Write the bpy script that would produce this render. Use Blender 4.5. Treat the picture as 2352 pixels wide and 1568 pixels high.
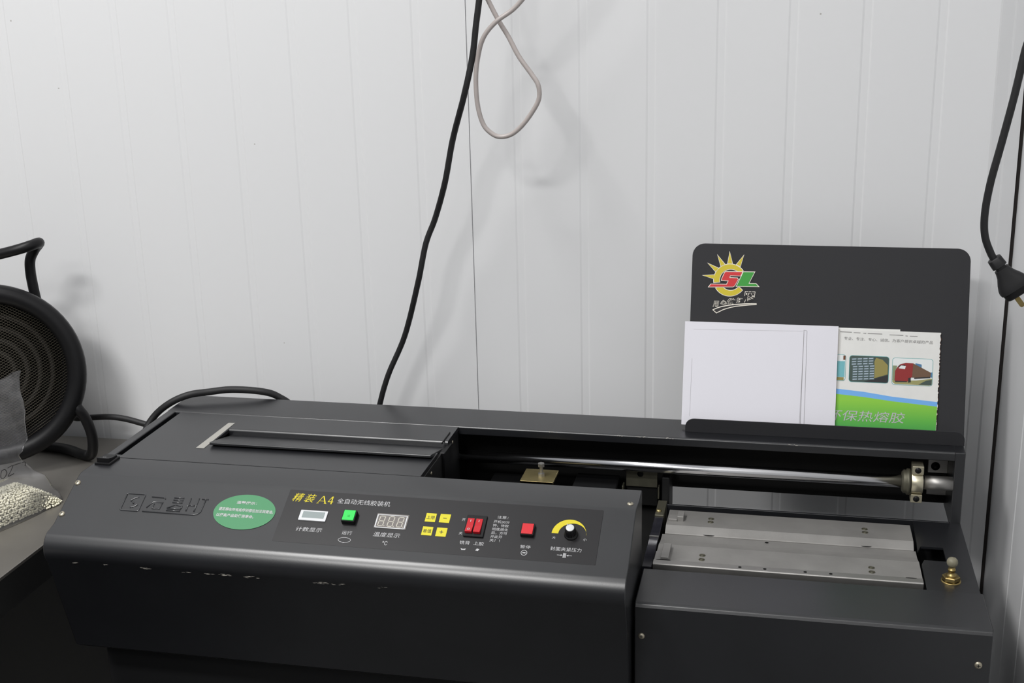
import bpy, bmesh, math, random
from mathutils import Vector, Matrix
random.seed(7)
S = bpy.context.scene
for o in list(bpy.data.objects): bpy.data.objects.remove(o)
COL = S.collection

# ------------------------------------------------------------------ camera
CAM = Vector((0, 0, 1.6))
cr = Vector((0.97666462, 0.2134005, -0.02421674))
cd = Vector((0.03721666, -0.27921369, -0.9595075))
cf = Vector((-0.21152102, 0.93621576, -0.28064019))
cam = bpy.data.cameras.new('camera')
camo = bpy.data.objects.new('camera', cam); COL.objects.link(camo)
camo.matrix_world = Matrix(((cr.x, -cd.x, -cf.x, CAM.x), (cr.y, -cd.y, -cf.y, CAM.y), (cr.z, -cd.z, -cf.z, CAM.z), (0, 0, 0, 1)))
cam.sensor_width = 36.0
cam.lens = 2890.25 / 2352 * 36
cam.clip_start = 0.02
S.camera = camo

# ------------------------------------------------------------------ light
S.view_settings.view_transform = 'Standard'
S.view_settings.look = 'None'
S.view_settings.gamma = 1.0
S.view_settings.use_curve_mapping = False
S.view_settings.exposure = 0.07
W = bpy.data.worlds.new('room_light'); S.world = W; W.use_nodes = True
bg = W.node_tree.nodes['Background']
bg.inputs[1].default_value = 0.42
_t = W.node_tree.nodes.new('ShaderNodeTexCoord'); _s = W.node_tree.nodes.new('ShaderNodeSeparateXYZ')
_r = W.node_tree.nodes.new('ShaderNodeMapRange'); _r.inputs[1].default_value = -1; _r.inputs[2].default_value = 1
_c = W.node_tree.nodes.new('ShaderNodeValToRGB')      # dim floor, mid walls, pale ceiling
_c.color_ramp.elements[0].color = (0.05, 0.05, 0.05, 1); _c.color_ramp.elements[0].position = 0.40
_c.color_ramp.elements[1].color = (0.95, 0.97, 1.0, 1); _c.color_ramp.elements[1].position = 0.80
_e = _c.color_ramp.elements.new(0.52); _e.color = (0.22, 0.225, 0.23, 1)
W.node_tree.links.new(_t.outputs['Generated'], _s.inputs[0]); W.node_tree.links.new(_s.outputs[2], _r.inputs[0])
W.node_tree.links.new(_r.outputs[0], _c.inputs[0]); W.node_tree.links.new(_c.outputs[0], bg.inputs[0])
# tube lamps under the ceiling: one close to the back wall at the left, two further forward
for _loc, _sx, _sy, _rx, _pow in (((-1.45, 0.62, 3.6), 0.5, 0.9, 8, 50), ((-1.30, -1.2, 3.6), 1.1, 0.3, 20, 56), ((-0.70, -2.4, 3.6), 2.0, 0.3, 25, 24)):
    la = bpy.data.lights.new('ceiling_lamp', 'AREA')
    la.shape = 'RECTANGLE'; la.size = _sx; la.size_y = _sy; la.energy = _pow; la.color = (1.0, 0.99, 0.975)
    lo = bpy.data.objects.new('ceiling_lamp', la); COL.objects.link(lo)
    lo.location = _loc; lo.rotation_euler = (math.radians(_rx), 0, 0)

# ------------------------------------------------------------------ materials
def lin(c):
    return tuple(((v / 255) / 12.92 if v / 255 <= 0.04045 else ((v / 255 + 0.055) / 1.055) ** 2.4) for v in c) + (1.0,)
def mat(name, rgb, rough=0.5, metal=0.0, spec=0.5, bump=0.0, bscale=600.0, mott=0.0, mscale=8.0, coat=0.0, linear=False):
    m = bpy.data.materials.new(name); m.use_nodes = True
    nt = m.node_tree; b = nt.nodes['Principled BSDF']
    col = tuple(rgb) + (1.0,) if linear else lin(rgb)
    b.inputs['Base Color'].default_value = col
    b.inputs['Roughness'].default_value = rough
    b.inputs['Metallic'].default_value = metal
    b.inputs['Specular IOR Level'].default_value = spec
    b.inputs['Coat Weight'].default_value = coat
    if bump or mott:
        tc = nt.nodes.new('ShaderNodeTexCoord')
    if bump:
        nz = nt.nodes.new('ShaderNodeTexNoise'); nz.inputs['Scale'].default_value = bscale; nz.inputs['Detail'].default_value = 2
        bp = nt.nodes.new('ShaderNodeBump'); bp.inputs['Strength'].default_value = bump; bp.inputs['Distance'].default_value = 0.0006
        nt.links.new(tc.outputs['Object'], nz.inputs['Vector']); nt.links.new(nz.outputs['Fac'], bp.inputs['Height'])
        nt.links.new(bp.outputs['Normal'], b.inputs['Normal'])
    if mott:
        n2 = nt.nodes.new('ShaderNodeTexNoise'); n2.inputs['Scale'].default_value = mscale; n2.inputs['Detail'].default_value = 6
        mx = nt.nodes.new('ShaderNodeMix'); mx.data_type = 'RGBA'
        mx.inputs[6].default_value = tuple(v * (1 - mott) for v in col[:3]) + (1,)
        mx.inputs[7].default_value = tuple(min(1, v * (1 + mott)) for v in col[:3]) + (1,)
        nt.links.new(tc.outputs['Object'], n2.inputs['Vector']); nt.links.new(n2.outputs['Fac'], mx.inputs[0])
        nt.links.new(mx.outputs[2], b.inputs['Base Color'])
    return m
M = {}
M['coat'] = mat('charcoal_powder_coat', (0.0100, 0.0106, 0.0126), 0.33, 0, 0.85, 0.06, 900, 0.25, 14, linear=True)
M['coat_dark'] = mat('dark_powder_coat', (0.009, 0.0092, 0.0100), 0.5, 0, 0.35, 0.08, 900, linear=True)
M['plate'] = mat('matt_charcoal_plate', (0.027, 0.0272, 0.030), 0.62, 0, 0.25, 0.05, 1200, linear=True)
M['overlay'] = mat('control_overlay_film', (0.0165, 0.0158, 0.017), 0.30, 0, 0.45, 0.04, 1500, linear=True)
M['black'] = mat('black_plastic', (0.006, 0.006, 0.0068), 0.42, 0, 0.25, linear=True)
M['rubber'] = mat('black_rubber', (0.012, 0.012, 0.013), 0.55, 0, 0.4, mott=0.4, mscale=40, linear=True)
M['void'] = mat('greasy_black_interior', (0.006, 0.006, 0.006), 0.7, 0, 0.2, linear=True)
M['chrome'] = mat('polished_steel', (0.72, 0.72, 0.74), 0.17, 1.0, linear=True)
M['steel'] = mat('dull_steel', (0.40, 0.39, 0.375), 0.5, 1.0, bump=0.3, bscale=90, mott=0.18, mscale=30, linear=True)
M['alu'] = mat('worn_aluminium', (0.30, 0.292, 0.28), 0.55, 0.55, 0.4, 0.25, 160, 0.22, 22, linear=True)
M['screw'] = mat('nickel_screw', (0.46, 0.42, 0.33), 0.42, 0.85, linear=True)
M['brass'] = mat('brass', (0.34, 0.26, 0.11), 0.38, 1.0, mott=0.3, mscale=120, linear=True)
M['zinc'] = mat('yellow_zinc', (0.42, 0.35, 0.17), 0.38, 0.9, mott=0.3, mscale=60, linear=True)
M['olive'] = mat('olive_plated_steel', (0.11, 0.105, 0.078), 0.5, 0.6, mott=0.3, mscale=60, linear=True)
M['ring'] = mat('silver_gold_ring', (0.62, 0.58, 0.44), 0.38, 0.9, linear=True)
M['green'] = mat('green_button_cap', (30, 205, 78), 0.4)
M['green_mark'] = mat('green_button_mark', (25, 170, 65), 0.5)
M['red'] = mat('red_button_cap', (200, 24, 36), 0.4)
M['red_rocker'] = mat('red_rocker', (185, 18, 32), 0.3)
M['yellow'] = mat('yellow_key', (206, 196, 22), 0.5)
M['ink'] = mat('dark_ink', (40, 40, 38), 0.6)
M['white_ink'] = mat('white_ink', (182, 182, 184), 0.6)
M['gold_ink'] = mat('yellow_ink', (208, 192, 30), 0.6)
M['lcd_frame'] = mat('white_display_frame', (204, 206, 208), 0.4)
M['lcd'] = mat('grey_lcd', (140, 150, 150), 0.25)
M['led_bg'] = mat('grey_led_window', (112, 107, 104), 0.3)
M['led_seg'] = mat('unlit_led_segment', (190, 186, 174), 0.4)
M['sticker_green'] = mat('green_sticker', (64, 132, 88), 0.5)
M['sticker_grey'] = mat('grey_ruler_tape', (160, 158, 152), 0.6)
M['paper'] = mat('white_paper', (222, 221, 228), 0.75, 0, 0.2)
M['paper_edge'] = mat('paper_edge', (228, 206, 186), 0.8, 0, 0.2)
M['pencil'] = mat('pencil_line', (150, 148, 150), 0.8)
M['bro'] = mat('brochure_paper', (222, 222, 219), 0.5, 0, 0.3, mott=0.06, mscale=60)
M['torn'] = mat('torn_brown_edge', (110, 70, 50), 0.9)
M['blue'] = mat('print_blue', (112, 172, 232), 0.5)
M['logo_y'] = mat('logo_yellow', (200, 182, 38), 0.55)
M['logo_r'] = mat('logo_red', (200, 40, 44), 0.55)
M['logo_g'] = mat('logo_green', (52, 148, 52), 0.55)
M['logo_w'] = mat('logo_white', (232, 226, 214), 0.6)
M['logo_k'] = mat('logo_black', (36, 34, 36), 0.6)
M['grey_cable'] = mat('grey_pvc_cable', (168, 160, 157), 0.35, mott=0.12, mscale=60)
M['pellet'] = mat('cream_glue_pellet', (238, 234, 212), 0.55, mott=0.1, mscale=200)
M['mesh_wire'] = mat('olive_mesh_wire', (0.085, 0.076, 0.056), 0.5, 0.4, linear=True)
M['coil'] = mat('rusty_heater_ring', (0.010, 0.008, 0.006), 0.8, 0.1, linear=True)
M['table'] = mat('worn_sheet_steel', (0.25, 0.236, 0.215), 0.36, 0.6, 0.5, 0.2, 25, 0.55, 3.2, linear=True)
M['table_dark'] = mat('dark_table_frame', (0.012, 0.012, 0.012), 0.6, linear=True)
M['board'] = mat('shade_board_grey', (0.16, 0.157, 0.15), 0.8, linear=True)
M['concrete'] = mat('dark_concrete', (0.05, 0.049, 0.047), 0.8, mott=0.25, mscale=3, linear=True)
M['trim'] = mat('corner_trim_steel', (0.62, 0.625, 0.635), 0.45, mott=0.05, mscale=15, linear=True)
M['gap'] = mat('dark_joint', (0.02, 0.016, 0.015), 0.9, linear=True)
M['chip'] = mat('bare_metal_chip', (150, 146, 138), 0.6)
M['dust'] = mat('dusty_glass_bulb', (0.20, 0.185, 0.13), 0.5, linear=True)
M['glue'] = mat('glossy_dark_glue', (0.02, 0.02, 0.026), 0.1, mott=0.6, mscale=60, linear=True)
M['pen'] = mat('black_marker', (30, 28, 30), 0.6)

def wall_material():
    m = mat('white_painted_steel_panel', (0.72, 0.725, 0.735), 0.42, 0, 0.35, linear=True)
    nt = m.node_tree; b = nt.nodes['Principled BSDF']
    tc = nt.nodes.new('ShaderNodeTexCoord')
    vo = nt.nodes.new('ShaderNodeTexVoronoi'); vo.inputs['Scale'].default_value = 26
    no = nt.nodes.new('ShaderNodeTexNoise'); no.inputs['Scale'].default_value = 3.1; no.inputs['Detail'].default_value = 3
    r1 = nt.nodes.new('ShaderNodeMath'); r1.operation = 'LESS_THAN'; r1.inputs[1].default_value = 0.036
    r2 = nt.nodes.new('ShaderNodeMath'); r2.operation = 'GREATER_THAN'; r2.inputs[1].default_value = 0.57
    mu = nt.nodes.new('ShaderNodeMath'); mu.operation = 'MULTIPLY'
    m3 = nt.nodes.new('ShaderNodeMath'); m3.operation = 'MULTIPLY'; m3.inputs[1].default_value = 0.55
    mx = nt.nodes.new('ShaderNodeMix'); mx.data_type = 'RGBA'
    mx.inputs[6].default_value = (0.72, 0.725, 0.735, 1); mx.inputs[7].default_value = (0.2, 0.17, 0.14, 1)
    L = nt.links.new
    L(tc.outputs['Object'], vo.inputs['Vector']); L(tc.outputs['Object'], no.inputs['Vector'])
    L(vo.outputs['Distance'], r1.inputs[0]); L(no.outputs['Fac'], r2.inputs[0])
    L(r1.outputs[0], mu.inputs[0]); L(r2.outputs[0], mu.inputs[1]); L(mu.outputs[0], m3.inputs[0])
    L(m3.outputs[0], mx.inputs[0]); L(mx.outputs[2], b.inputs['Base Color'])
    return m
M['wall'] = wall_material()

def film_material():
    m = bpy.data.materials.new('clear_plastic_film'); m.use_nodes = True
    nt = m.node_tree; nt.nodes.clear()
    out = nt.nodes.new('ShaderNodeOutputMaterial')
    tr = nt.nodes.new('ShaderNodeBsdfTransparent'); tr.inputs[0].default_value = (0.95, 0.95, 0.96, 1)
    gl = nt.nodes.new('ShaderNodeBsdfGlossy'); gl.inputs['Roughness'].default_value = 0.09
    df = nt.nodes.new('ShaderNodeBsdfDiffuse'); df.inputs[0].default_value = (0.8, 0.8, 0.82, 1)
    lw = nt.nodes.new('ShaderNodeLayerWeight'); lw.inputs[0].default_value = 0.12
    m1 = nt.nodes.new('ShaderNodeMixShader'); m2 = nt.nodes.new('ShaderNodeMixShader'); m2.inputs[0].default_value = 0.09
    tc = nt.nodes.new('ShaderNodeTexCoord'); nz = nt.nodes.new('ShaderNodeTexNoise'); nz.inputs['Scale'].default_value = 38; nz.inputs['Detail'].default_value = 3
    bp = nt.nodes.new('ShaderNodeBump'); bp.inputs['Strength'].default_value = 0.35; bp.inputs['Distance'].default_value = 0.006
    L = nt.links.new
    L(tc.outputs['Object'], nz.inputs['Vector']); L(nz.outputs['Fac'], bp.inputs['Height'])
    L(bp.outputs['Normal'], gl.inputs['Normal'])
    L(tr.outputs[0], m2.inputs[1]); L(df.outputs[0], m2.inputs[2])
    L(lw.outputs['Fresnel'], m1.inputs[0]); L(m2.outputs[0], m1.inputs[1]); L(gl.outputs[0], m1.inputs[2])
    L(m1.outputs[0], out.inputs['Surface'])
    return m
M['film'] = film_material()
M['coat_glint'] = mat('charcoal_glint_stroke', (0.030, 0.031, 0.034), 0.24, 0, 0.9, linear=True)  # glint of the embossed strokes put into a lighter base colour

def brochure_green():
    m = mat('print_green', (130, 194, 58), 0.5)
    nt = m.node_tree; b = nt.nodes['Principled BSDF']
    tc = nt.nodes.new('ShaderNodeTexCoord'); sp = nt.nodes.new('ShaderNodeSeparateXYZ')
    mr = nt.nodes.new('ShaderNodeMapRange'); mr.inputs[1].default_value = 0.955; mr.inputs[2].default_value = 1.0
    cr_ = nt.nodes.new('ShaderNodeValToRGB')
    cr_.color_ramp.elements[0].color = lin((58, 158, 78)); cr_.color_ramp.elements[1].color = lin((136, 198, 60))
    e = cr_.color_ramp.elements.new(0.45); e.color = lin((92, 178, 66))
    L = nt.links.new
    L(tc.outputs['Object'], sp.inputs[0]); L(sp.outputs[2], mr.inputs[0]); L(mr.outputs[0], cr_.inputs[0]); L(cr_.outputs[0], b.inputs['Base Color'])
    return m
M['bro_green'] = brochure_green()

# ------------------------------------------------------------------ helpers
class MB:
    def __init__(s): s.bm = bmesh.new(); s.mi = 0
    def face(s, pts, smooth=False):
        f = s.bm.faces.new([s.bm.verts.new(Vector(p)) for p in pts]); f.material_index = s.mi; f.smooth = smooth
        return f
    def box(s, x0, x1, y0, y1, z0, z1):
        v = [s.bm.verts.new((x, y, z)) for x in (x0, x1) for y in (y0, y1) for z in (z0, z1)]
        for q in ((0, 1, 3, 2), (4, 6, 7, 5), (0, 4, 5, 1), (2, 3, 7, 6), (0, 2, 6, 4), (1, 5, 7, 3)):
            f = s.bm.faces.new([v[i] for i in q]); f.material_index = s.mi
        return s
    def grid(s, rows, closed=False, smooth=True, caps=False):
        vs = [[s.bm.verts.new(Vector(p)) for p in r] for r in rows]
        n = len(vs[0])
        for i in range(len(vs) - 1):
            for j in range(n if closed else n - 1):
                k = (j + 1) % n
                f = s.bm.faces.new((vs[i][j], vs[i][k], vs[i + 1][k], vs[i + 1][j])); f.material_index = s.mi; f.smooth = smooth
        if caps:
            for r in (vs[0][::-1], vs[-1]):
                f = s.bm.faces.new(r); f.material_index = s.mi
        return s
    def prism_x(s, prof, x0, x1, smooth=False):
        return s.grid([[(x0, y, z) for y, z in prof], [(x1, y, z) for y, z in prof]], True, smooth, True)
    def tube(s, pts, r, n=12, closed=False, caps=True):
        pts = [Vector(p) for p in pts]; rows = []
        up = None
        for i, p in enumerate(pts):
            t = (pts[(i + 1) % len(pts)] - pts[i - 1]) if closed else (pts[min(i + 1, len(pts) - 1)] - pts[max(i - 1, 0)])
            if t.length < 1e-9: t = Vector((0, 0, 1))
            t.normalize()
            if up is None: up = t.orthogonal().normalized()
            up = (up - t * up.dot(t)); up = up.normalized() if up.length > 1e-6 else t.orthogonal().normalized()
            w = t.cross(up); rr = r[i] if isinstance(r, (list, tuple)) else r
            rows.append([p + (up * math.cos(a) + w * math.sin(a)) * rr for a in [2 * math.pi * k / n for k in range(n)]])
        if closed: rows.append(rows[0])
        return s.grid(rows, True, True, caps and not closed)
    def lathe(s, c, axis, prof, n=32, caps=False, smooth=True):
        axis = Vector(axis).normalized(); a = axis.orthogonal().normalized(); b = axis.cross(a); c = Vector(c)
        rows = [[c + axis * h + (a * math.cos(t) + b * math.sin(t)) * max(r, 1e-5) for t in [2 * math.pi * k / n for k in range(n)]] for r, h in prof]
        return s.grid(rows, True, smooth, caps)
    def sphere(s, c, r, n=16, m=10):
        return s.lathe(c, (0, 0, 1), [(r * math.sin(math.pi * k / m), -r * math.cos(math.pi * k / m)) for k in range(m + 1)], n, True)
    def prism(s, uv, F, h0, h1, smooth=False):
        return s.grid([[F(u, v, h0) for u, v in uv], [F(u, v, h1) for u, v in uv]], True, smooth, True)
    def poly(s, uv, F, h):
        return s.face([F(u, v, h) for u, v in uv])
    def build(s, name, mats, parent=None, bevel=0.0, segs=2, merge=False):
        if merge: bmesh.ops.remove_doubles(s.bm, verts=s.bm.verts, dist=1e-6)
        bmesh.ops.recalc_face_normals(s.bm, faces=s.bm.faces)
        me = bpy.data.meshes.new(name); s.bm.to_mesh(me); s.bm.free()
        for m in (mats if isinstance(mats, (list, tuple)) else [mats]): me.materials.append(M[m])
        o = bpy.data.objects.new(name, me); COL.objects.link(o)
        if parent: attach(o, parent)
        if bevel:
            b = o.modifiers.new('edge', 'BEVEL'); b.width = bevel; b.segments = segs; b.limit_method = 'ANGLE'; b.angle_limit = math.radians(35)
        return o
def world_of(o):
    m = Matrix.Identity(4)
    while o: 
        m = o.matrix_parent_inverse.copy() @ o.matrix_basis.copy() @ Matrix.Identity(4) if False else (o.matrix_parent_inverse @ o.matrix_basis) @ m if o.parent else o.matrix_basis @ m
        o = o.parent
    return m
def attach(o, p):
    o.parent = p; o.matrix_parent_inverse = world_of(p).inverted()
def thing(name, label, cat, loc, group=None):
    o = bpy.data.objects.new(name, None); COL.objects.link(o); o.location = loc; o.empty_display_size = 0.05
    return tag(o, label, cat, group)
def tag(o, label, cat, group=None, kind=None):
    o['label'] = label; o['category'] = cat
    if group: o['group'] = group
    if kind: o['kind'] = kind
    return o
def lab(o, t): o['label'] = t; return o
def spline(P, k=8, closed=False):
    P = [Vector(p) for p in P]; out = []; n = len(P)
    for i in range(n if closed else n - 1):
        g = (lambda j: P[j % n]) if closed else (lambda j: P[max(0, min(n - 1, j))])
        a, b, c, d = g(i - 1), g(i), g(i + 1), g(i + 2)
        for q in range(k):
            t = q / k
            out.append(0.5 * ((2 * b) + (c - a) * t + (2 * a - 5 * b + 4 * c - d) * t * t + (3 * b - a - 3 * c + d) * t ** 3))
    if not closed: out.append(P[-1])
    return out
def rrect(x0, x1, y0, y1, r, n=6):
    r4 = r if isinstance(r, (list, tuple)) else (r,) * 4
    out = []
    for (cx, cy, a0), q in zip(((x0, y0, 180), (x1, y0, 270), (x1, y1, 0), (x0, y1, 90)), r4):
        sx = 1 if cx == x0 else -1; sy = 1 if cy == y0 else -1
        if q <= 0: out.append((cx, cy)); continue
        for k in range(n + 1):
            a = math.radians(a0 + 90 * k / n); out.append((cx + sx * q + q * math.cos(a), cy + sy * q + q * math.sin(a)))
    return out
def circ(cx, cy, r, n=32, a0=0, a1=360, ry=None):
    ry = ry or r; m = n if a1 - a0 >= 360 else n + 1
    return [(cx + r * math.cos(math.radians(a0 + (a1 - a0) * k / n)), cy + ry * math.sin(math.radians(a0 + (a1 - a0) * k / n))) for k in range(m)]
def grow(poly, d):
    n = len(poly); A = sum(poly[i][0] * poly[(i + 1) % n][1] - poly[(i + 1) % n][0] * poly[i][1] for i in range(n)); sg = 1 if A > 0 else -1
    out = []
    for i in range(n):
        p0, p1, p2 = Vector(poly[i - 1]), Vector(poly[i]), Vector(poly[(i + 1) % n])
        a = (p1 - p0); b = (p2 - p1)
        if a.length < 1e-9 or b.length < 1e-9: out.append(tuple(p1)); continue
        a.normalize(); b.normalize()
        na = Vector((a.y, -a.x)) * sg; nb = Vector((b.y, -b.x)) * sg
        mdir = na + nb
        if mdir.length < 1e-6: out.append(tuple(p1 + na * d)); continue
        mdir.normalize(); out.append(tuple(p1 + mdir * min(d / max(mdir.dot(na), 0.3), 2.6 * d)))
    return out
_tc = {}
def text_poly(body, bold=0.0):
    key = (body, bold)
    if key in _tc: return _tc[key]
    cu = bpy.data.curves.new('lettering', 'FONT'); cu.body = body; cu.offset = bold; cu.resolution_u = 2; cu.fill_mode = 'FRONT'
    o = bpy.data.objects.new('lettering', cu); COL.objects.link(o)
    dg = bpy.context.evaluated_depsgraph_get(); dg.update()
    ev = o.evaluated_get(dg); me = ev.to_mesh()
    vs = [(v.co.x, v.co.y) for v in me.vertices]; fs = [tuple(p.vertices) for p in me.polygons]
    ev.to_mesh_clear(); bpy.data.objects.remove(o); bpy.data.curves.remove(cu)
    _tc[key] = (vs, fs); return vs, fs
def text(mb, body, F, u0, u1, v_top, v_bot, h, bold=0.0, shear=0.0, rise=0.0, keep=None):
    """lettering fitted in the box u0..u1, v_top..v_bot of frame F"""
    vs, fs = text_poly(body, bold)
    kx = text_poly(body, 0.0)[0] if bold else vs
    x0 = min(v[0] for v in kx); x1 = max(v[0] for v in kx); y0 = min(v[1] for v in kx); y1 = max(v[1] for v in kx)
    bv = []
    for x, y in vs:
        a = (x - x0) / (x1 - x0); b = (y - y0) / (y1 - y0)
        u = u0 + (u1 - u0) * a + shear * (b - 0.5) * abs(v_top - v_bot); v = v_bot + (v_top - v_bot) * b + rise * a
        bv.append(mb.bm.verts.new(F(u, v, h)))
    for f in fs:
        try:
            q = mb.bm.faces.new([bv[i] for i in f]); q.material_index = mb.mi
        except ValueError: pass
def struct(o): o['kind'] = 'structure'; return o

# ------------------------------------------------------------------ the room
YW = 1.92; XR = 0.322
def groove_profile(lines, a0, a1, d=0.0009):
    P = [(a0, 0.0)]
    for x in sorted(lines):
        if x <= a0 or x + 0.016 >= a1: continue
        P += [(x, 0.0), (x + 0.0028, d), (x + 0.0125, d), (x + 0.0150, 0.0)]
    return P + [(a1, 0.0)]
def wall_mesh(name, P, f, z0=0.0, z1=3.7, back=0.05):
    mb = MB()
    rows = [[f(a, d, z0) for a, d in P], [f(a, d, z1) for a, d in P]]
    mb.grid(rows, False, False)
    a0, a1 = P[0][0], P[-1][0]
    mb.face([f(a0, back, z0), f(a1, back, z0), f(a1, back, z1), f(a0, back, z1)])
    for a in (a0, a1): mb.face([f(a, 0, z0), f(a, back, z0), f(a, back, z1), f(a, 0, z1)])
    return struct(mb.build(name, 'wall'))
left_lines = [-1.2945 + 0.1018 * k for k in range(-28, 8)]
right_lines = [-0.4235 + 0.1030 * k for k in range(0, 8)]
seam = -0.4935
P = groove_profile(left_lines, -4.2, seam - 0.0008)
P += [(seam - 0.0008, 0.003), (seam + 0.0008, 0.003)] + groove_profile(right_lines, seam + 0.0008, 0.3185)
wall_mesh('wall_back', P, lambda a, d, z: (a, YW + d, z))
P = groove_profile([-2.9 + 0.1018 * k + 0.03 for k in range(0, 46)], -3.2, YW - 0.002)
wall_mesh('wall_right', P, lambda a, d, z: (XR + d, a, z))
mb = MB()
mb.mi = 1; mb.box(0.3170, XR + 0.002, YW - 0.0006, YW + 0.02, 0, 3.7)
mb.mi = 0
mb.grid([[(0.2780, YW - 0.0001, z), (0.2800, YW - 0.0016, z), (0.2960, YW - 0.0016, z), (0.2985, YW - 0.004, z), (0.3165, YW - 0.004, z), (0.3170, YW + 0.004, z)] for z in (0, 3.7)], False, False)
struct(mb.build('trim_1', ['trim', 'gap']))
mb = MB(); mb.box(-4.2, 0.37, -3.2, 1.97, -0.05, 0.0); struct(mb.build('floor', 'concrete'))

# ------------------------------------------------------------------ binding machine
BM = thing('binding_machine', 'long charcoal glue binding machine with green and red buttons standing against the white panelled wall', 'binding machine', (-0.35, 1.6, 0))
XL, XC, XE = -0.948, -0.174, 0.250
# front cover with the rolled fold
prof = [(1.517, 0.7), (1.517, 0.950), (1.458, 0.950), (1.4535, 0.9485), (1.4500, 0.9470), (1.380, 0.9074)]
for k in range(0, 11):
    a = math.radians(60.5 - k * 7.4); prof.append((1.3735 - 0.0255 * math.cos(a) + 0.0010, 0.8795 + 0.0255 * math.sin(a) * 1.0 + 0.0010))
prof += [(1.3515, 0.8690), (1.3545, 0.8640), (1.394, 0.719), (1.400, 0.714), (1.450, 0.690), (1.517, 0.690)]
mb = MB(); mb.prism_x(prof, XL, XC)
cover = mb.build('front_cover', 'coat', BM, 0.0012, 2)
for p in cover.data.polygons: p.use_smooth = abs(p.normal.x) < 0.5
cover.data.set_sharp_from_angle(angle=math.radians(24))
# frame of the sloping panel: u along x, v down the slope, h out of the surface
_o = Vector((0, 1.455, 0.950)); _dv = Vector((0, -0.0830, -0.0470)).normalized(); _n = Vector((0, -0.0470, 0.0830)).normalized()
def PF(u, v, h): return Vector((u, 0, 0)) + _o + _dv * v + _n * h
# embossed maker's mark
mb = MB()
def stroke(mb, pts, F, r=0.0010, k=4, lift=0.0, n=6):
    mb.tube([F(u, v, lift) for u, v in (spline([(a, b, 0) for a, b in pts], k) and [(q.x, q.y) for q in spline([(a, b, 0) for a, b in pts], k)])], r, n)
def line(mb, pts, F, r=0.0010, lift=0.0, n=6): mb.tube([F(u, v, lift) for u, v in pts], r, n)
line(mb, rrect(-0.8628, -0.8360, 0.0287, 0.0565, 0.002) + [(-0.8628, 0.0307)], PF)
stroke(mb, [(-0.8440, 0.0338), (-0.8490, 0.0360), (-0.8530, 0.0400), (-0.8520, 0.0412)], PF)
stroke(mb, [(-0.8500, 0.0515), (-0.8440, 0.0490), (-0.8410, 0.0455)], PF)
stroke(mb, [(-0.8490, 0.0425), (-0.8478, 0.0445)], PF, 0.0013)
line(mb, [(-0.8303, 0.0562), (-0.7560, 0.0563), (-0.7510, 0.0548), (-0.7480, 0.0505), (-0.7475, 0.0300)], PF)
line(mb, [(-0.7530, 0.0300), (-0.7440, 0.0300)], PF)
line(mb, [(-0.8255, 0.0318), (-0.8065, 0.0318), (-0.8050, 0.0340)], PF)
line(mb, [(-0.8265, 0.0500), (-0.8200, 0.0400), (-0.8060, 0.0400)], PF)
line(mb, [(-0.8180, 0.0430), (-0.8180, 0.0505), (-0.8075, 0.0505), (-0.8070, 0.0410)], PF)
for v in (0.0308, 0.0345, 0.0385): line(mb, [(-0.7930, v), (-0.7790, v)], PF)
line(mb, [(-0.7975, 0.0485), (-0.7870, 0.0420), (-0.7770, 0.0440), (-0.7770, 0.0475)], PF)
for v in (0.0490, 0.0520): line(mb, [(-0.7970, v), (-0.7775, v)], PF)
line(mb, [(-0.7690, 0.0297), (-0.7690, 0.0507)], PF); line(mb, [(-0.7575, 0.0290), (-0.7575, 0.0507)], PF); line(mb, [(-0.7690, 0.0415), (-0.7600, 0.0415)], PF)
lab(mb.build('embossed_logo', 'coat_glint', cover), 'raised embossed maker mark')
# oval green notice
sub = MB(); sub.prism(circ(-0.6871, 0.0460, 0.0430, 64, 0, 360, 0.0282), PF, 0.0, 0.0004)
notice = lab(sub.build('notice_sticker', 'sticker_green', cover), 'oval green notice sticker')
sub = MB()
text(sub, '温馨提示：', PF, -0.7024, -0.6740, 0.0292, 0.0337, 0.0006, 0.02)
text(sub, '请定期在所有的传动部位加注润滑油，', PF, -0.7239, -0.6470, 0.0408, 0.0462, 0.0006, 0.02)
text(sub, '以提高产品的使用寿命。', PF, -0.7241, -0.6715, 0.0505, 0.0558, 0.0006, 0.02)
sub.build('printed_text', 'white_ink', cover)
# chipped paint along the fold
sub = MB()
for (x, w) in ((-0.80, .010), (-0.745, .006), (-0.70, .020), (-0.655, .012), (-0.565, .008), (-0.545, .014), (-0.905, .003), (-0.862, .002), (-0.48, .004)):
    for k in range(max(3, int(w * 800))):
        a = x + random.uniform(-w, w); z = 0.8672 + random.uniform(-0.0012, 0.0012); q = random.uniform(0.0004, 0.0011)
        y = 1.3527 - 0.0003
        sub.face([(a - q * 4, y - 0.0006, z), (a, y - 0.0006, z - q * .4), (a + q * 4, y - 0.0006, z), (a + q, y - 0.0006, z + q * .4)])
lab(sub.build('paint_chip', 'chip', cover), 'bare metal scuffs along the fold')['kind'] = 'stuff'
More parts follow.
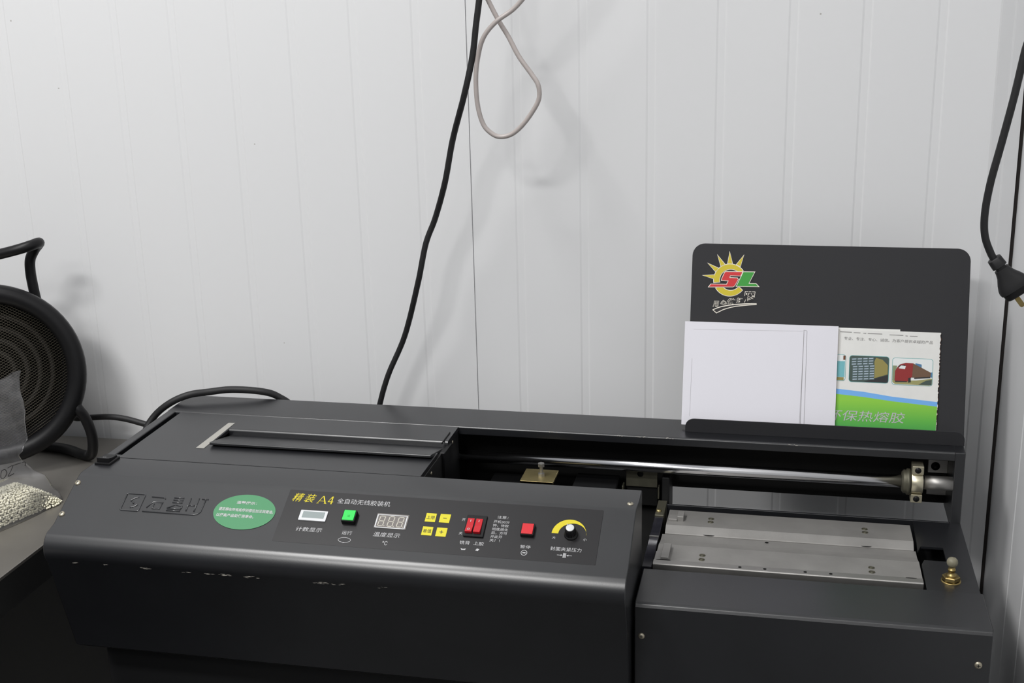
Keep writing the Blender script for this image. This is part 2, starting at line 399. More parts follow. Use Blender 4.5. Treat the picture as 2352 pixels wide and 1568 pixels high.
# machine screws
def screw(parent, c, axis, r=0.0042, h=0.0022, m='screw'):
    s = MB(); c = Vector(c); axis = Vector(axis).normalized()
    s.lathe(c, axis, [(r, -0.001), (r, h * .25), (r * .82, h * .75), (r * .45, h), (0.0, h)], 20, True)
    a = axis.orthogonal().normalized(); b = axis.cross(a); s.mi = 1
    for d in (a + b, a - b):
        d = d.normalized(); e = axis.cross(d); k = c + axis * (h + 0.00012)
        s.face([k - d * r * .48 - e * r * .1, k + d * r * .48 - e * r * .1, k + d * r * .48 + e * r * .1, k - d * r * .48 + e * r * .1])
    return s.build('screw', [m, 'ink'], parent)
screw(cover, PF(-0.9430, 0.0170, 0), _n); screw(cover, PF(-0.9430, 0.0700, 0), _n); screw(cover, (-0.1835, 1.4700, 0.950), (0, 0, 1))

# control panel -----------------------------------------------------------
mb = MB(); mb.prism(rrect(-0.6349, -0.2147, 0.0050, 0.0880, 0.0015, 3), PF, 0.0, 0.0005)
cp = mb.build('control_panel', 'overlay', BM)
H = 0.0007
def caption(*a, **k):
    b_ = MB(); text(b_, *a, **k); return b_.build('printed_caption', 'white_ink', cp)
caption('全自动无线胶装机', PF, -0.5650, -0.4927, 0.0140, 0.0222, H)
caption('计数显示', PF, -0.6083, -0.5727, 0.0630, 0.0697, H, shear=.15)
caption('运行', PF, -0.5452, -0.5318, 0.0643, 0.0702, H)
caption('温度显示', PF, -0.5032, -0.4680, 0.0625, 0.0695, H, shear=.15)
caption('℃', PF, -0.4884, -0.4815, 0.0757, 0.0817, H)
caption('开', PF, -0.3930, -0.3885, 0.0323, 0.0366, H); caption('关', PF, -0.3928, -0.3883, 0.0531, 0.0573, H)
caption('铣背', PF, -0.3891, -0.3757, 0.0663, 0.0717, H); caption('上胶', PF, -0.3710, -0.3578, 0.0661, 0.0717, H)
caption('注意：', PF, -0.3480, -0.3338, 0.0245, 0.0288, H)
for k, (s_, u1) in enumerate((('开机30分', -0.3310), ('钟，待胶', -0.3312), ('彻底熔化', -0.3310), ('后，方可', -0.3312), ('开此开', -0.3365), ('关！！', -0.3385))):
    v = 0.0316 + 0.00575 * k; caption(s_, PF, -0.3516, u1, v, v + 0.0044, H)
caption('暂停', PF, -0.3112, -0.2982, 0.0663, 0.0712, H)
caption('大', PF, -0.2737, -0.2692, 0.0498, 0.0539, H); caption('小', PF, -0.2345, -0.2300, 0.0497, 0.0539, H)
caption('封面夹紧压力', PF, -0.2733, -0.2343, 0.0652, 0.0710, H)
def ringp(mb, cx, cy, r, t, F, h, ry=None, n=36):
    ry = ry or r; A = circ(cx, cy, r, n, 0, 360, ry); B = circ(cx, cy, r - t, n, 0, 360, ry - t)
    for i in range(n): mb.poly([A[i], A[(i + 1) % n], B[(i + 1) % n], B[i]], F, h)
ink = MB(); ringp(ink, -0.5390, 0.0784, 0.0085, 0.0006, PF, H, 0.0040)
ink.poly([(-0.5400, 0.0833), (-0.5372, 0.0824), (-0.5400, 0.0815)], PF, H)
ink.build('printed_symbol', 'white_ink', cp); ink = MB(); ringp(ink, -0.3050, 0.0776, 0.0040, 0.0007, PF, H); ink.poly(rrect(-0.3070, -0.3030, 0.0769, 0.0783, 0), PF, H)
ink.build('printed_symbol', 'white_ink', cp); ink = MB(); ink.poly([(-0.3668, 0.0795), (-0.3652, 0.0765), (-0.3618, 0.0772), (-0.3634, 0.0802)], PF, H)
ink.build('printed_symbol', 'white_ink', cp); ink = MB(); ink.poly([(-0.3860, 0.0776), (-0.3830, 0.0786), (-0.3790, 0.0778), (-0.3800, 0.0800), (-0.3845, 0.0802)], PF, H)
ink.build('printed_symbol', 'white_ink', cp); ink = MB()
for k in range(3): ink.poly(rrect(-0.2562 + k * .0014, -0.2553 + k * .0014, 0.0737, 0.0806, 0), PF, H)
ink.poly(rrect(-0.2636, -0.2580, 0.0768, 0.0774, 0), PF, H); ink.poly(rrect(-0.2510, -0.2449, 0.0768, 0.0774, 0), PF, H)
ink.poly([(-0.2590, 0.0757), (-0.2566, 0.0771), (-0.2590, 0.0785)], PF, H); ink.poly([(-0.2494, 0.0757), (-0.2520, 0.0771), (-0.2494, 0.0785)], PF, H)
ink.build('printed_symbol', 'white_ink', cp)
ink = MB()
text(ink, '精', PF, -0.6265, -0.6137, 0.0098, 0.0236, H, 0.0, .3); text(ink, '装', PF, -0.6098, -0.5966, 0.0102, 0.0238, H, 0.0, .3)
# serif A4
def quad(a, b, t0, t1):
    d = Vector((b[0] - a[0], b[1] - a[1])); n_ = Vector((-d.y, d.x)).normalized()
    ink.poly([(a[0] - t0 * .5, a[1]), (a[0] + t0 * .5, a[1]), (b[0] + t1 * .5, b[1]), (b[0] - t1 * .5, b[1])], PF, H)
quad((-0.5917, 0.0243), (-0.5860, 0.0120), .0007, .0010); quad((-0.5856, 0.0120), (-0.5806, 0.0243), .0016, .0019)
ink.poly(rrect(-0.5895, -0.5826, 0.0200, 0.0207, 0), PF, H); ink.poly(rrect(-0.5932, -0.5898, 0.0240, 0.0244, 0), PF, H); ink.poly(rrect(-0.5826, -0.5788, 0.0240, 0.0244, 0), PF, H)
quad((-0.5727, 0.0118), (-0.5727, 0.0244), .0015, .0015); quad((-0.5775, 0.0205), (-0.5732, 0.0120), .0007, .0012); ink.poly(rrect(-0.5780, -0.5705, 0.0201, 0.0211, 0), PF, H)
lab(ink.build('model_text', 'gold_ink', cp), 'yellow printed heading')
# counter display
mb = MB(); mb.prism(rrect(-0.6093, -0.5722, 0.0373, 0.0532, 0.0006, 2), PF, 0.0004, 0.0022)
cd_ = mb.build('counter_display', 'lcd_frame', BM)
mb = MB(); mb.prism(rrect(-0.6055, -0.5755, 0.0393, 0.0493, 0.0003, 2), PF, 0.0021, 0.0024); mb.build('display_window', 'lcd', cd_)
# temperature display
mb = MB(); mb.prism(rrect(-0.5056, -0.4630, 0.0335, 0.0563, 0.0004, 2), PF, 0.0004, 0.0010)
td = mb.build('temperature_display', 'led_bg', BM)
mb = MB()
for a in ((-0.5050, -0.4644, 0.0350, 0.0360), (-0.5050, -0.4644, 0.0548, 0.0560), (-0.5050, -0.5036, 0.0350, 0.0560), (-0.4658, -0.4644, 0.0350, 0.0560)): mb.poly(rrect(*a, 0), PF, 0.0012)
mb.build('display_frame', 'lcd_frame', td)
for k in range(3):
    mb = MB(); x = -0.5018 + k * 0.0125; w = 0.0078; t = 0.0011; va, vm, vb = 0.0378, 0.0454, 0.0530
    sh = lambda v: (0.0530 - v) * 0.06
    for (v) in (va, vm, vb): mb.poly([(x + t + sh(v), v - t / 2), (x + w - t + sh(v), v - t / 2), (x + w - t + sh(v), v + t / 2), (x + t + sh(v), v + t / 2)], PF, 0.0012)
    for (p0, p1) in ((va, vm), (vm, vb)):
        for xx in (x, x + w - t): mb.poly([(xx + sh(p0), p0 + .0006), (xx + t + sh(p0), p0 + .0006), (xx + t + sh(p1), p1 - .0006), (xx + sh(p1), p1 - .0006)], PF, 0.0012)
    mb.poly(circ(x + w + 0.0014, 0.0528, 0.0007, 10), PF, 0.0012)
    mb.build('digit', 'led_seg', td)
# push buttons
def push(name, x0, x1, v0, v1, h, cap, lbl, mark=None):
    b = MB(); b.prism(rrect(x0, x1, v0, v1, 0.0012, 3), PF, 0.0004, h)
    o = lab(b.build(name, 'black', BM, 0.0004, 1), lbl)
    i = 0.0013; b = MB(); b.prism(rrect(x0 + i, x1 - i, v0 + i, v1 - i, 0.0006, 3), PF, h - 0.001, h + 0.0012)
    b.build('button_cap', cap, o, 0.0004, 2)
    if mark:
        b = MB(); text(b, mark, PF, (x0 + x1) / 2 - 0.0016, (x0 + x1) / 2 + 0.0022, (v0 + v1) / 2, (v0 + v1) / 2 + 0.0032, h + 0.0014); b.build('button_mark', 'green_mark', o)
push('run_button', -0.5492, -0.5312, 0.0360, 0.0543, 0.0078, 'green', 'raised square green push button', '运')
push('pause_button', -0.3138, -0.2968, 0.0362, 0.0543, 0.0058, 'red', 'raised square red push button')
# membrane keys
for (x0, v0, s_) in ((-0.4411, 0.0280, '上限'), (-0.4224, 0.0278, '−'), (-0.4411, 0.0490, '差值'), (-0.4224, 0.0492, '+')):
    b = MB(); b.prism(rrect(x0, x0 + 0.0136, v0, v0 + 0.0133, 0.0003, 2), PF, 0.0004, 0.0009); k = b.build('membrane_key', 'yellow', BM)
    b = MB(); cx, cv = x0 + 0.0068, v0 + 0.0066
    if s_ == '−': b.poly(rrect(cx - .0023, cx + .0023, cv - .0004, cv + .0004, 0), PF, 0.0011)
    elif s_ == '+':
        b.poly(rrect(cx - .0023, cx + .0023, cv - .0004, cv + .0004, 0), PF, 0.0011); b.poly(rrect(cx - .0004, cx + .0004, cv - .0025, cv + .0025, 0), PF, 0.00115)
    else: text(b, s_, PF, cx - .0054, cx + .0054, cv - .0027, cv + .0027, 0.0011)
    b.build('key_print', 'ink', k)
# double rocker switch
b = MB(); b.prism(rrect(-0.3865, -0.3605, 0.0275, 0.0605, 0.001, 3), PF, 0.0004, 0.0030); rs = lab(b.build('rocker_switch', 'black', BM, 0.0005, 1), 'double red rocker switch in black housing')
for x0 in (-0.3846, -0.3738):
    b = MB(); x1 = x0 + 0.0088
    pr = [(0.0335, 0.0022), (0.0335, 0.0042), (0.0450, 0.0046), (0.0560, 0.0072), (0.0560, 0.0022)]
    b.grid([[PF(x0, v, h) for v, h in pr], [PF(x1, v, h) for v, h in pr]], True, False, True); b.build('rocker', 'red_rocker', rs, 0.0003, 1)
    b = MB(); cx = (x0 + x1) / 2
    b.face([PF(cx - .0004, .0360, .0046), PF(cx + .0004, .0360, .0046), PF(cx + .0004, .0395, .00475), PF(cx - .0004, .0395, .00475)])
    if x0 < -0.38:
        A = circ(cx, .0520, .0018, 18); B = circ(cx, .0520, .0011, 18); hh = lambda v: 0.0046 + (v - .0450) / .0110 * .0026 + .0003
        for i in range(18): b.face([PF(*A[i], hh(A[i][1])), PF(*A[(i + 1) % 18], hh(A[(i + 1) % 18][1])), PF(*B[(i + 1) % 18], hh(B[(i + 1) % 18][1])), PF(*B[i], hh(B[i][1]))])
    b.build('rocker_mark', 'white_ink', rs)
# pressure knob and its yellow scale
b = MB()
for k in range(40):
    a0, a1 = [math.radians(180 + 180 * q / 40) for q in (k, k + 1)]
    o_ = lambda a: (-0.2535 + 0.0218 * math.cos(a), 0.0452 + 0.0222 * math.sin(a)); i_ = lambda a: (-0.2492 + 0.0177 * math.cos(a), 0.0452 + 0.0165 * math.sin(a))
    b.poly([o_(a0), o_(a1), i_(a1), i_(a0)], PF, H)
b.build('pressure_scale', 'gold_ink', cp)
kc = PF(-0.2505, 0.0458, 0)
b = MB(); b.lathe(kc, _n, [(0.0088, 0.0004), (0.0088, 0.0020), (0.0078, 0.0028), (0.0066, 0.0035), (0.0062, 0.0140), (0.0056, 0.0150), (0, 0.0150)], 40, True)
for k in range(20):
    a = 2 * math.pi * k / 20; b.tube([PF(-0.2505 + .0063 * math.cos(a), .0458 + .0063 * math.sin(a), h) for h in (.0038, .0135)], 0.0005, 6)
kn = b.build('pressure_knob', 'black', BM)
b = MB(); b.lathe(kc, _n, [(0.0052, 0.0148), (0.0052, 0.0156), (0.0046, 0.0159), (0, 0.0159)], 32, True); lab(b.build('knob_cap', 'lcd_frame', kn), 'silver knob cap')
b = MB(); b.face([PF(-0.2558, .0402, .0152), PF(-0.2552, .0396, .0152), PF(-0.2526, .0424, .0161), PF(-0.2531, .0430, .0161)]); b.build('knob_pointer', 'white_ink', kn)

# left housing, lid and slot ---------------------------------------------
mb = MB(); mb.box(XL, -0.9345, 1.5175, 1.7155, 0.30, 0.950); mb.box(-0.9345, -0.924, 1.5175, 1.530, 0.80, 0.9497)
mb.build('side_panel', 'coat', BM, 0.0015, 2)
mb = MB(); mb.box(-0.921, -0.480, 1.523, 1.714, 0.30, 0.925); mb.build('housing', 'void', BM)
mb = MB()
ol = [(-0.9240, 1.5180), (-0.4745, 1.5180), (-0.4745, 1.6050), (-0.8150, 1.6050), (-0.8150, 1.6545), (-0.4725, 1.6545), (-0.4725, 1.7135), (-0.9240, 1.7135)]
mb.grid([[(x, y, 0.9440) for x, y in ol], [(x, y, 0.9500) for x, y in ol]], True, False, True)
lid = mb.build('lid', 'coat', BM, 0.0005, 2)
mb = MB()
lip = [(1.6560, 0.9499)] + [(1.6550 - 0.0040 * math.sin(a), 0.9460 + 0.0040 * math.cos(a)) for a in [math.pi / 2 * k / 8 for k in range(1, 9)]] + [(1.6510, 0.936), (1.6535, 0.936), (1.6560, 0.944)]
mb.prism_x(lip, -0.8150, -0.4725, True); ll = mb.build('lid_lip', 'coat', lid); ll.data.set_sharp_from_angle(angle=math.radians(35))
mb = MB()
fl = [(1.5772, 0.9530), (1.5772, 0.9563), (1.5790, 0.9570), (1.6580, 0.9392), (1.6580, 0.9362)]
mb.prism_x(fl, -0.8110, -0.4770); mb.build('slot_flap', 'coat', BM, 0.0004, 1)
mb = MB(); mb.face([(-0.8268, 1.6765, .9504), (-0.8166, 1.6775, .9504), (-0.8166, 1.5690, .9504), (-0.8290, 1.5690, .9504)]); mb.build('ruler_sticker', 'sticker_grey', lid)
mb = MB()
mb.box(-0.4795, -0.4735, 1.5200, 1.7140, 0.80, 0.9435); ep = mb.build('lid_end_plate', 'coat_dark', BM, 0.0006, 1)
mb = MB(); mb.box(-0.4765, -0.4690, 1.6200, 1.6600, 0.80, 0.9440); mb.box(-0.4790, -0.4778, 1.640, 1.686, 0.949, 0.9522); mb.build('guide_bracket', 'black', BM, 0.0006, 1)
screw(ep, (-0.4735, 1.6800, 0.938), (1, 0, 0), 0.0026, 0.0012); screw(ep, (-0.4735, 1.5650, 0.935), (1, 0, 0), 0.0026, 0.0012)
# power rocker on the front left corner
mb = MB(); mb.box(-0.9435, -0.9195, 1.4860, 1.5155, 0.949, 0.9535); sw = mb.build('power_switch', 'black', BM, 0.0012, 2)
mb = MB(); mb.prism_x([(1.4885, 0.953), (1.4885, 0.9600), (1.5000, 0.9570), (1.5130, 0.9560), (1.5130, 0.953)], -0.9405, -0.9225); rk = mb.build('rocker', 'black', sw, 0.0005, 1)
mb = MB(); A = circ(-0.9325, 1.4965, 0.0024, 18); B = circ(-0.9325, 1.4965, 0.0016, 18)
zz = lambda y: 0.9600 - (y - 1.4885) / 0.0115 * 0.003 + 0.0003
for i in range(18): mb.face([(A[i][0], A[i][1], zz(A[i][1])), (A[(i + 1) % 18][0], A[(i + 1) % 18][1], zz(A[(i + 1) % 18][1])), (B[(i + 1) % 18][0], B[(i + 1) % 18][1], zz(B[(i + 1) % 18][1])), (B[i][0], B[i][1], zz(B[i][1]))])
mb.build('rocker_mark', 'white_ink', sw)

# rear ledge, dark back panel, end post, lower rail -------------------------
led = [(1.7150, 0.9380), (1.7150, 0.9470)] + [(1.7180 - 0.0030 * math.cos(a), 0.9470 + 0.0030 * math.sin(a)) for a in [math.pi / 2 * k / 7 for k in range(1, 8)]] + [ (1.7930, 0.950), (1.7950, 0.948), (1.7950, 0.9300), (1.7930, 0.9300), (1.7930, 0.9470), (1.7175, 0.9470), (1.7170, 0.9380)]
mb = MB(); mb.prism_x(led, XL, XE, True); rl = mb.build('rear_ledge', 'coat', BM); rl.data.set_sharp_from_angle(angle=math.radians(35))
mb = MB(); mb.box(-0.9470, -0.4800, 1.7900, 1.7935, 0.30, 0.930); mb.box(XL, -0.9345, 1.7160, 1.7930, 0.30, 0.9465)
mb.build('rear_panel', 'coat', BM)
mb = MB(); mb.box(-0.4800, -0.1720, 1.7840, 1.7870, 0.700, 0.947); mb.box(-0.1720, 0.2360, 1.7840, 1.7870, 0.845, 0.947); mb.build('back_plate', 'void', BM)
mb = MB(); mb.box(0.2362, XE, 1.7130, 1.7945, 0.838, 0.9505); mb.build('end_post', 'coat', BM, 0.0012, 2)
mb = MB(); mb.box(-0.1600, 0.2362, 1.7140, 1.7175, 0.70, 0.8455); mb.build('lower_rail', 'coat', BM, 0.001, 2)
mb = MB(); mb.box(-0.1690, -0.1580, 1.7270, 1.7830, 0.70, 0.882); mb.build('frame_strut', 'coat_dark', BM, 0.001, 1)
mb = MB()
for k in range(26):
    a = random.choice((-0.33, -0.232, -0.222, -0.238, -0.20, -0.155, 0.02)) + random.uniform(-.008, .008); q = random.uniform(.0004, .0011); z_ = 0.9493 - random.uniform(0, .0012)
    y_ = 1.7180 - math.sqrt(max(0, .0030 ** 2 - (z_ - .9470) ** 2)) - .0002
    mb.face([(a - 2 * q, y_, z_), (a, y_ - .0001, z_ - .6 * q), (a + 2 * q, y_, z_), (a, y_ + .0003, z_ + .5 * q)])
lab(mb.build('paint_chip', 'chip', rl), 'bare metal nicks on the ledge edge')['kind'] = 'stuff'
# guide rod and its bearing
ry, rz = 1.7200, 0.9015
mb = MB(); mb.tube([(-0.4795, ry, rz), (0.205, ry, rz)], 0.0090, 28); mb.build('guide_rod', 'chrome', BM)
mb = MB(); mb.lathe((0.1675, ry, rz), (1, 0, 0), [(0.009, 0), (0.0135, 0.0005), (0.0165, 0.003), (0.0165, 0.006), (0.0185, 0.0075), (0.0185, 0.0115), (0.009, 0.0115)], 36); mb.build('rod_collar', 'olive', BM)
mb = MB(); mb.lathe((0.1800, ry, rz), (1, 0, 0), [(0.009, 0), (0.0165, 0.0), (0.0165, 0.0160), (0.009, 0.0160)], 36)
mb.box(0.1806, 0.1960, 1.7090, 1.7300, rz + 0.0150, rz + 0.0272); mb.box(0.1806, 0.1960, 1.7090, 1.7300, rz - 0.0272, rz - 0.0150)
br = mb.build('bearing_ring', 'ring', BM, 0.0006, 1)
for dz in (0.0213, -0.0213):
    b = MB(); b.lathe((0.1883, 1.7089, rz + dz), (0, -1, 0), [(0.0043, -0.001), (0.0043, 0.0003), (0, 0.0003)], 20, True); b.build('socket_screw', 'black', br)
mb = MB(); mb.tube([(0.1985, ry, rz), (0.2365, ry, rz)], 0.0098, 28); mb.build('rod_end', 'steel', BM)
mb = MB(); mb.box(0.2090, 0.2362, 1.7770, 1.7830, 0.860, 0.8690); mb.build('spacer_plate', 'steel', BM, 0.0005, 1)
mb = MB(); mb.box(0.2090, 0.2362, 1.7770, 1.7830, 0.894, 0.9140); mk = mb.build('mounting_block', 'steel', BM, 0.0005, 1)
b = MB(); b.lathe((0.2190, 1.7768, 0.9045), (0, -1, 0), [(0.0062, 0), (0.0062, 0.001), (0.0030, 0.0012), (0.0030, 0.006), (0, 0.006)], 20, True); b.build('bolt', 'black', mk)
# carriage pieces in the opening
mb = MB(); mb.box(-0.3660, -0.3175, 1.6480, 1.6950, 0.8930, 0.8970); mb.box(-0.3660, -0.3175, 1.6480, 1.6500, 0.8400, 0.8970); gb = lab(mb.build('clamp_bracket', 'zinc', BM, 0.0004, 1), 'yellow zinc bracket with upright bolt')
b = MB(); c_ = Vector((-0.3385, 1.6700, 0.8968))
b.lathe(c_, (0, 0, 1), [(0.0050, 0), (0.0050, 0.0045), (0, 0.0045)], 6, True, False); b.lathe(c_, (0, 0, 1), [(0.0026, 0.0045), (0.0026, 0.0150)], 14); b.lathe(c_, (0, 0, 1), [(0.0050, 0.0150), (0.0050, 0.0200), (0, 0.0200)], 6, True, False)
b.build('bolt', 'steel', gb)
mb = MB(); mb.box(-0.2229, -0.1765, 1.7350, 1.7390, 0.8620, 0.8870); mb.box(-0.2279, -0.2255, 1.7240, 1.7390, 0.8500, 0.8660); mb.box(-0.1750, -0.1730, 1.7280, 1.7390, 0.8470, 0.8655)
cb = mb.build('carriage_bracket', 'olive', BM, 0.0004, 1)
b = MB(); b.lathe((-0.2018, 1.7349, 0.8825), (0, -1, 0), [(0.0046, 0), (0.0046, 0.0003), (0, 0.0003)], 20, True); b.build('bracket_hole', 'void', cb)
mb = MB(); mb.box(-0.2229, -0.1760, 1.7400, 1.7600, 0.830, 0.8640); mb.build('carriage_block', 'void', BM, 0.001, 1)
mb = MB(); mb.box(-0.4700, -0.1750, 1.5200, 1.7800, 0.800, 0.820); mb.build('inner_tray', 'void', BM)
mb = MB(); mb.box(-0.4300, -0.3700, 1.7000, 1.7600, 0.820, 0.860); mb.build('milling_block', 'coat_dark', BM, 0.001, 1)
mb = MB(); mb.box(-0.300, -0.235, 1.7000, 1.7600, 0.820, 0.868); mb.build('milling_block', 'coat_dark', BM, 0.001, 1)

# base, deck and right front cover -----------------------------------------
mb = MB(); mb.box(-0.945, 0.246, 1.4600, 1.7140, 0.0, 0.690); mb.box(-0.172, 0.246, 1.4150, 1.7140, 0.10, 0.800)
mb.build('base_cabinet', 'coat_dark', BM, 0.002, 1)
fc = [(1.5000, 0.8440), (1.5000, 0.8470), (1.4120, 0.8455), (1.4085, 0.8440), (1.4065, 0.8400), (1.4065, 0.20), (1.4120, 0.20), (1.4120, 0.8440)]
mb = MB(); mb.prism_x(fc, -0.1700, 0.2525); mb.box(0.2500, 0.2525, 1.412, 1.500, 0.20, 0.8440)
fcr = mb.build('base_front_cover', 'coat', BM, 0.0012, 2)
screw(fcr, (-0.1612, 1.4064, 0.8005), (0, -1, 0)); screw(fcr, (0.2385, 1.4064, 0.8005), (0, -1, 0), .0046)
deck = [(0.1862, 1.5005), (0.2500, 1.5005), (0.2500, 1.7135), (0.1862, 1.7135), (0.1848, 1.6145), (0.1895, 1.6300), (0.2186, 1.6300), (0.2186, 1.5885), (0.1905, 1.5885), (0.1862, 1.5745)]
mb = MB(); mb.grid([[(x, y, 0.8420) for x, y in deck], [(x, y, 0.8450) for x, y in deck]], True, False, True); dk = mb.build('deck_plate', 'coat', BM)
mb = MB(); mb.box(0.2470, 0.2500, 1.5005, 1.7135, 0.20, 0.842); mb.build('right_side_panel', 'coat', BM)
# clamp jaws
rj = [(1.7000, 0.8300), (1.7000, 0.8440), (1.6430, 0.8460), (1.6405, 0.8450), (1.6280, 0.8395), (1.6280, 0.8300)]
mb = MB(); mb.prism_x(rj, -0.1545, 0.1815); rear = mb.build('rear_clamp_jaw', 'alu', BM, 0.0008, 2)
fj = [(1.6275, 0.8300), (1.6275, 0.8385), (1.6060, 0.8395), (1.5950, 0.8415), (1.5800, 0.8455), (1.5260, 0.8465), (1.5245, 0.8450), (1.5245, 0.8300)]
mb = MB(); mb.prism_x(fj, -0.1580, 0.1835); front = mb.build('front_clamp_jaw', 'alu', BM, 0.0006, 2)
fb = [(1.5240, 0.8300), (1.5240, 0.8500), (1.5115, 0.8500), (1.5105, 0.8490), (1.5105, 0.8300)]
mb = MB(); mb.prism_x(fb, -0.1590, 0.1830); bar = mb.build('clamp_bar', 'steel', BM, 0.0008, 2)
def csk(parent, x, y, z, r=0.0042):
    b = MB(); b.lathe((x, y, z), (0, 0, 1), [(r, -0.0003), (r, 0.0004), (r * .78, 0.0006), (r * .7, 0.0001)], 22); b.lathe((x, y, z), (0, 0, 1), [(r * .7, 0.0002), (r * .35, 0.0007), (0, 0.0007)], 22, True); b.build('screw', 'olive', parent)
for x in (-0.0930, 0.1187):
    csk(rear, x, 1.6740, 0.8450); csk(rear, x, 1.6620, 0.8455)
for x in (-0.0968, 0.1215):
    csk(front, x, 1.5520, 0.8462); csk(front, x, 1.5390, 0.8464)
def hole(parent, x, y, z, r, ry_=None, nm='drilled_hole'):
    b = MB(); b.face([(p, q, z) for p, q in circ(x, y, r, 20, 0, 360, ry_)]); b.build(nm, 'void', parent)
hole(rear, -0.0934, 1.6295, 0.8402, 0.0080, 0.0022); hole(rear, 0.1193, 1.6295, 0.8402, 0.0070, 0.0022); hole(front, -0.0137, 1.6210, 0.8392, 0.0026)
for x in (-0.0460, -0.0141, 0.0372, 0.0692): hole(bar, x, 1.5175, 0.8503, 0.0022)
hole(bar, 0.1686, 1.5226, 0.8503, 0.007, 0.0010); hole(bar, -0.146, 1.5226, 0.8503, 0.010, 0.0010)
for (x0, x1, x2, y0, y1, y2) in ((-0.1520, -0.1400, -0.1310, 1.6560, 1.6720, 1.6780), (-0.1585, -0.1500, -0.1395, 1.5240, 1.5500, 1.5690)):
    b = MB(); b.box(x0, x1, y0, y1, 0.845, 0.849); b.box(x1, x2, y0 + 0.002, y2, 0.845, 0.8525); q = b.build('stop_block', 'alu', rear if y0 > 1.6 else front, 0.0004, 1)
# glue pot edge beside the left cover
mb = MB(); mb.box(-0.1735, -0.1605, 1.6720, 1.7255, 0.80, 0.8465); pb = lab(mb.build('pot_cover', 'olive', BM, 0.0006, 1), 'olive plated cover with round screw')
screw(pb, (-0.1690, 1.6860, 0.8465), (0, 0, 1), 0.0040, 0.0030, 'zinc')
mb = MB(); mb.box(-0.1735, -0.1605, 1.5120, 1.6715, 0.80, 0.8440); gp = mb.build('glue_pot', 'glue', BM, 0.0006, 1)
mb = MB(); mb.box(-0.1735, -0.1608, 1.6030, 1.6060, 0.8438, 0.8452); mb.build('pot_edge', 'steel', gp)
# brass valve
vc = Vector((0.2180, 1.5330, 0.845))
mb = MB(); mb.lathe(vc, (0, 0, 1), [(0.0125, 0), (0.0125, 0.0012), (0.0105, 0.0012)], 28); mb.lathe(vc, (0, 0, 1), [(0.0108, 0.0012), (0.0112, 0.0022), (0.0112, 0.0065), (0.0102, 0.0075), (0.0062, 0.0075)], 6, False, False)
mb.lathe(vc, (0, 0, 1), [(0.0062, 0.0075), (0.0062, 0.0095), (0.0042, 0.0105), (0.0042, 0.0150), (0.0050, 0.0150), (0.0050, 0.0165), (0.0040, 0.0170), (0.0040, 0.0210)], 24)
bv = mb.build('brass_valve', 'brass', BM)
mb = MB(); mb.lathe(vc + Vector((0, 0, 0.0260)), (0, 0, 1), [(0.0040, -0.0060), (0.0064, -0.003), (0.0070, 0.0), (0.0064, 0.0032), (0.0045, 0.0055), (0, 0.0068)], 24, True); lab(mb.build('valve_tip', 'dust', bv), 'dusty rounded tip')

# paper rest ---------------------------------------------------------------
_po = Vector((0, 1.763, 0.952)); _pw = Vector((0, 0.2783, 0.9605)).normalized(); _pn = Vector((0, -_pw.z, _pw.y))
def RF(u, w, h): return Vector((u, 0, 0)) + _po + _pw * w + _pn * h
mb = MB(); mb.prism(rrect(-0.1375, 0.2527, -0.001, 0.2698, (0, 0, 0.018, 0.018), 8), RF, -0.0025, 0.0)
rest = lab(mb.build('paper_rest', 'plate', BM, 0.0004, 1), 'upright charcoal paper rest with sun emblem')
mb = MB()
mb.box(-0.1375, 0.2515, 1.7440, 1.7660, 0.9500, 0.9515)
lf = lambda u, w, h: Vector((u, 1.7440 - h - (w) * 0.10, 0.9500 + w))
mb.prism(rrect(-0.1372, 0.2510, 0.0, 0.0215, (0, 0, 0.013, 0.013), 6), lf, 0.0, 0.0018)
tr = mb.build('tray_lip', 'plate', rest, 0.0003, 1)
def print_shape(polys, name, m, h, parent=rest, F=RF):
    b = MB()
    for p in polys: b.poly(p, F, h)
    return b.build(name, m, parent)
sc = (-0.0818, 0.2168)
def ring_sector(a0, a1, ro, ri, co=sc, ci=(-0.0805, 0.2165), n=28):
    A = circ(*co, ro, n, a0, a1); B = circ(*ci, ri, n, a0, a1); return A + B[::-1]
ys = [ring_sector(38, 190, 0.0232, 0.0165), ring_sector(212, 322, 0.0232, 0.0152)]
rays = [[(-0.0856, 0.2412), (-0.0834, 0.2574), (-0.0792, 0.2412)], [(-0.0954, 0.2370), (-0.1005, 0.2524), (-0.0900, 0.2398)], [(-0.0729, 0.2398), (-0.0632, 0.2530), (-0.0675, 0.2374)],
        [(-0.1030, 0.2290), (-0.1140, 0.2404), (-0.0988, 0.2336)], [(-0.1052, 0.2182), (-0.1205, 0.2226), (-0.1046, 0.2236)]]
Sp = [(-0.0882, 0.2286), (-0.0642, 0.2290), (-0.0666, 0.2236), (-0.0816, 0.2236), (-0.0826, 0.2200), (-0.0710, 0.2198), (-0.0700, 0.2180), (-0.0748, 0.2085), (-0.0770, 0.2072), (-0.1116, 0.2062), (-0.1090, 0.2098), (-0.0860, 0.2100), (-0.0834, 0.2160), (-0.0934, 0.2162), (-0.0930, 0.2190), (-0.0896, 0.2272)]
Lp = [(-0.0624, 0.2290), (-0.0468, 0.2292), (-0.0547, 0.2122), (-0.0440, 0.2122), (-0.0405, 0.2086), (-0.0716, 0.2082)]
OUT = 0.0009
b = MB()
for p in ys: b.poly(p, RF, 0.00055)
for p in rays: b.poly(p, RF, 0.0007)
sun = lab(b.build('sun_emblem', 'logo_y', rest), 'yellow printed sun with white outline')
b = MB()
for p in ys: b.poly(grow(p, OUT), RF, 0.0003)
for p in rays: b.poly(grow(p, OUT * .9), RF, 0.0004)
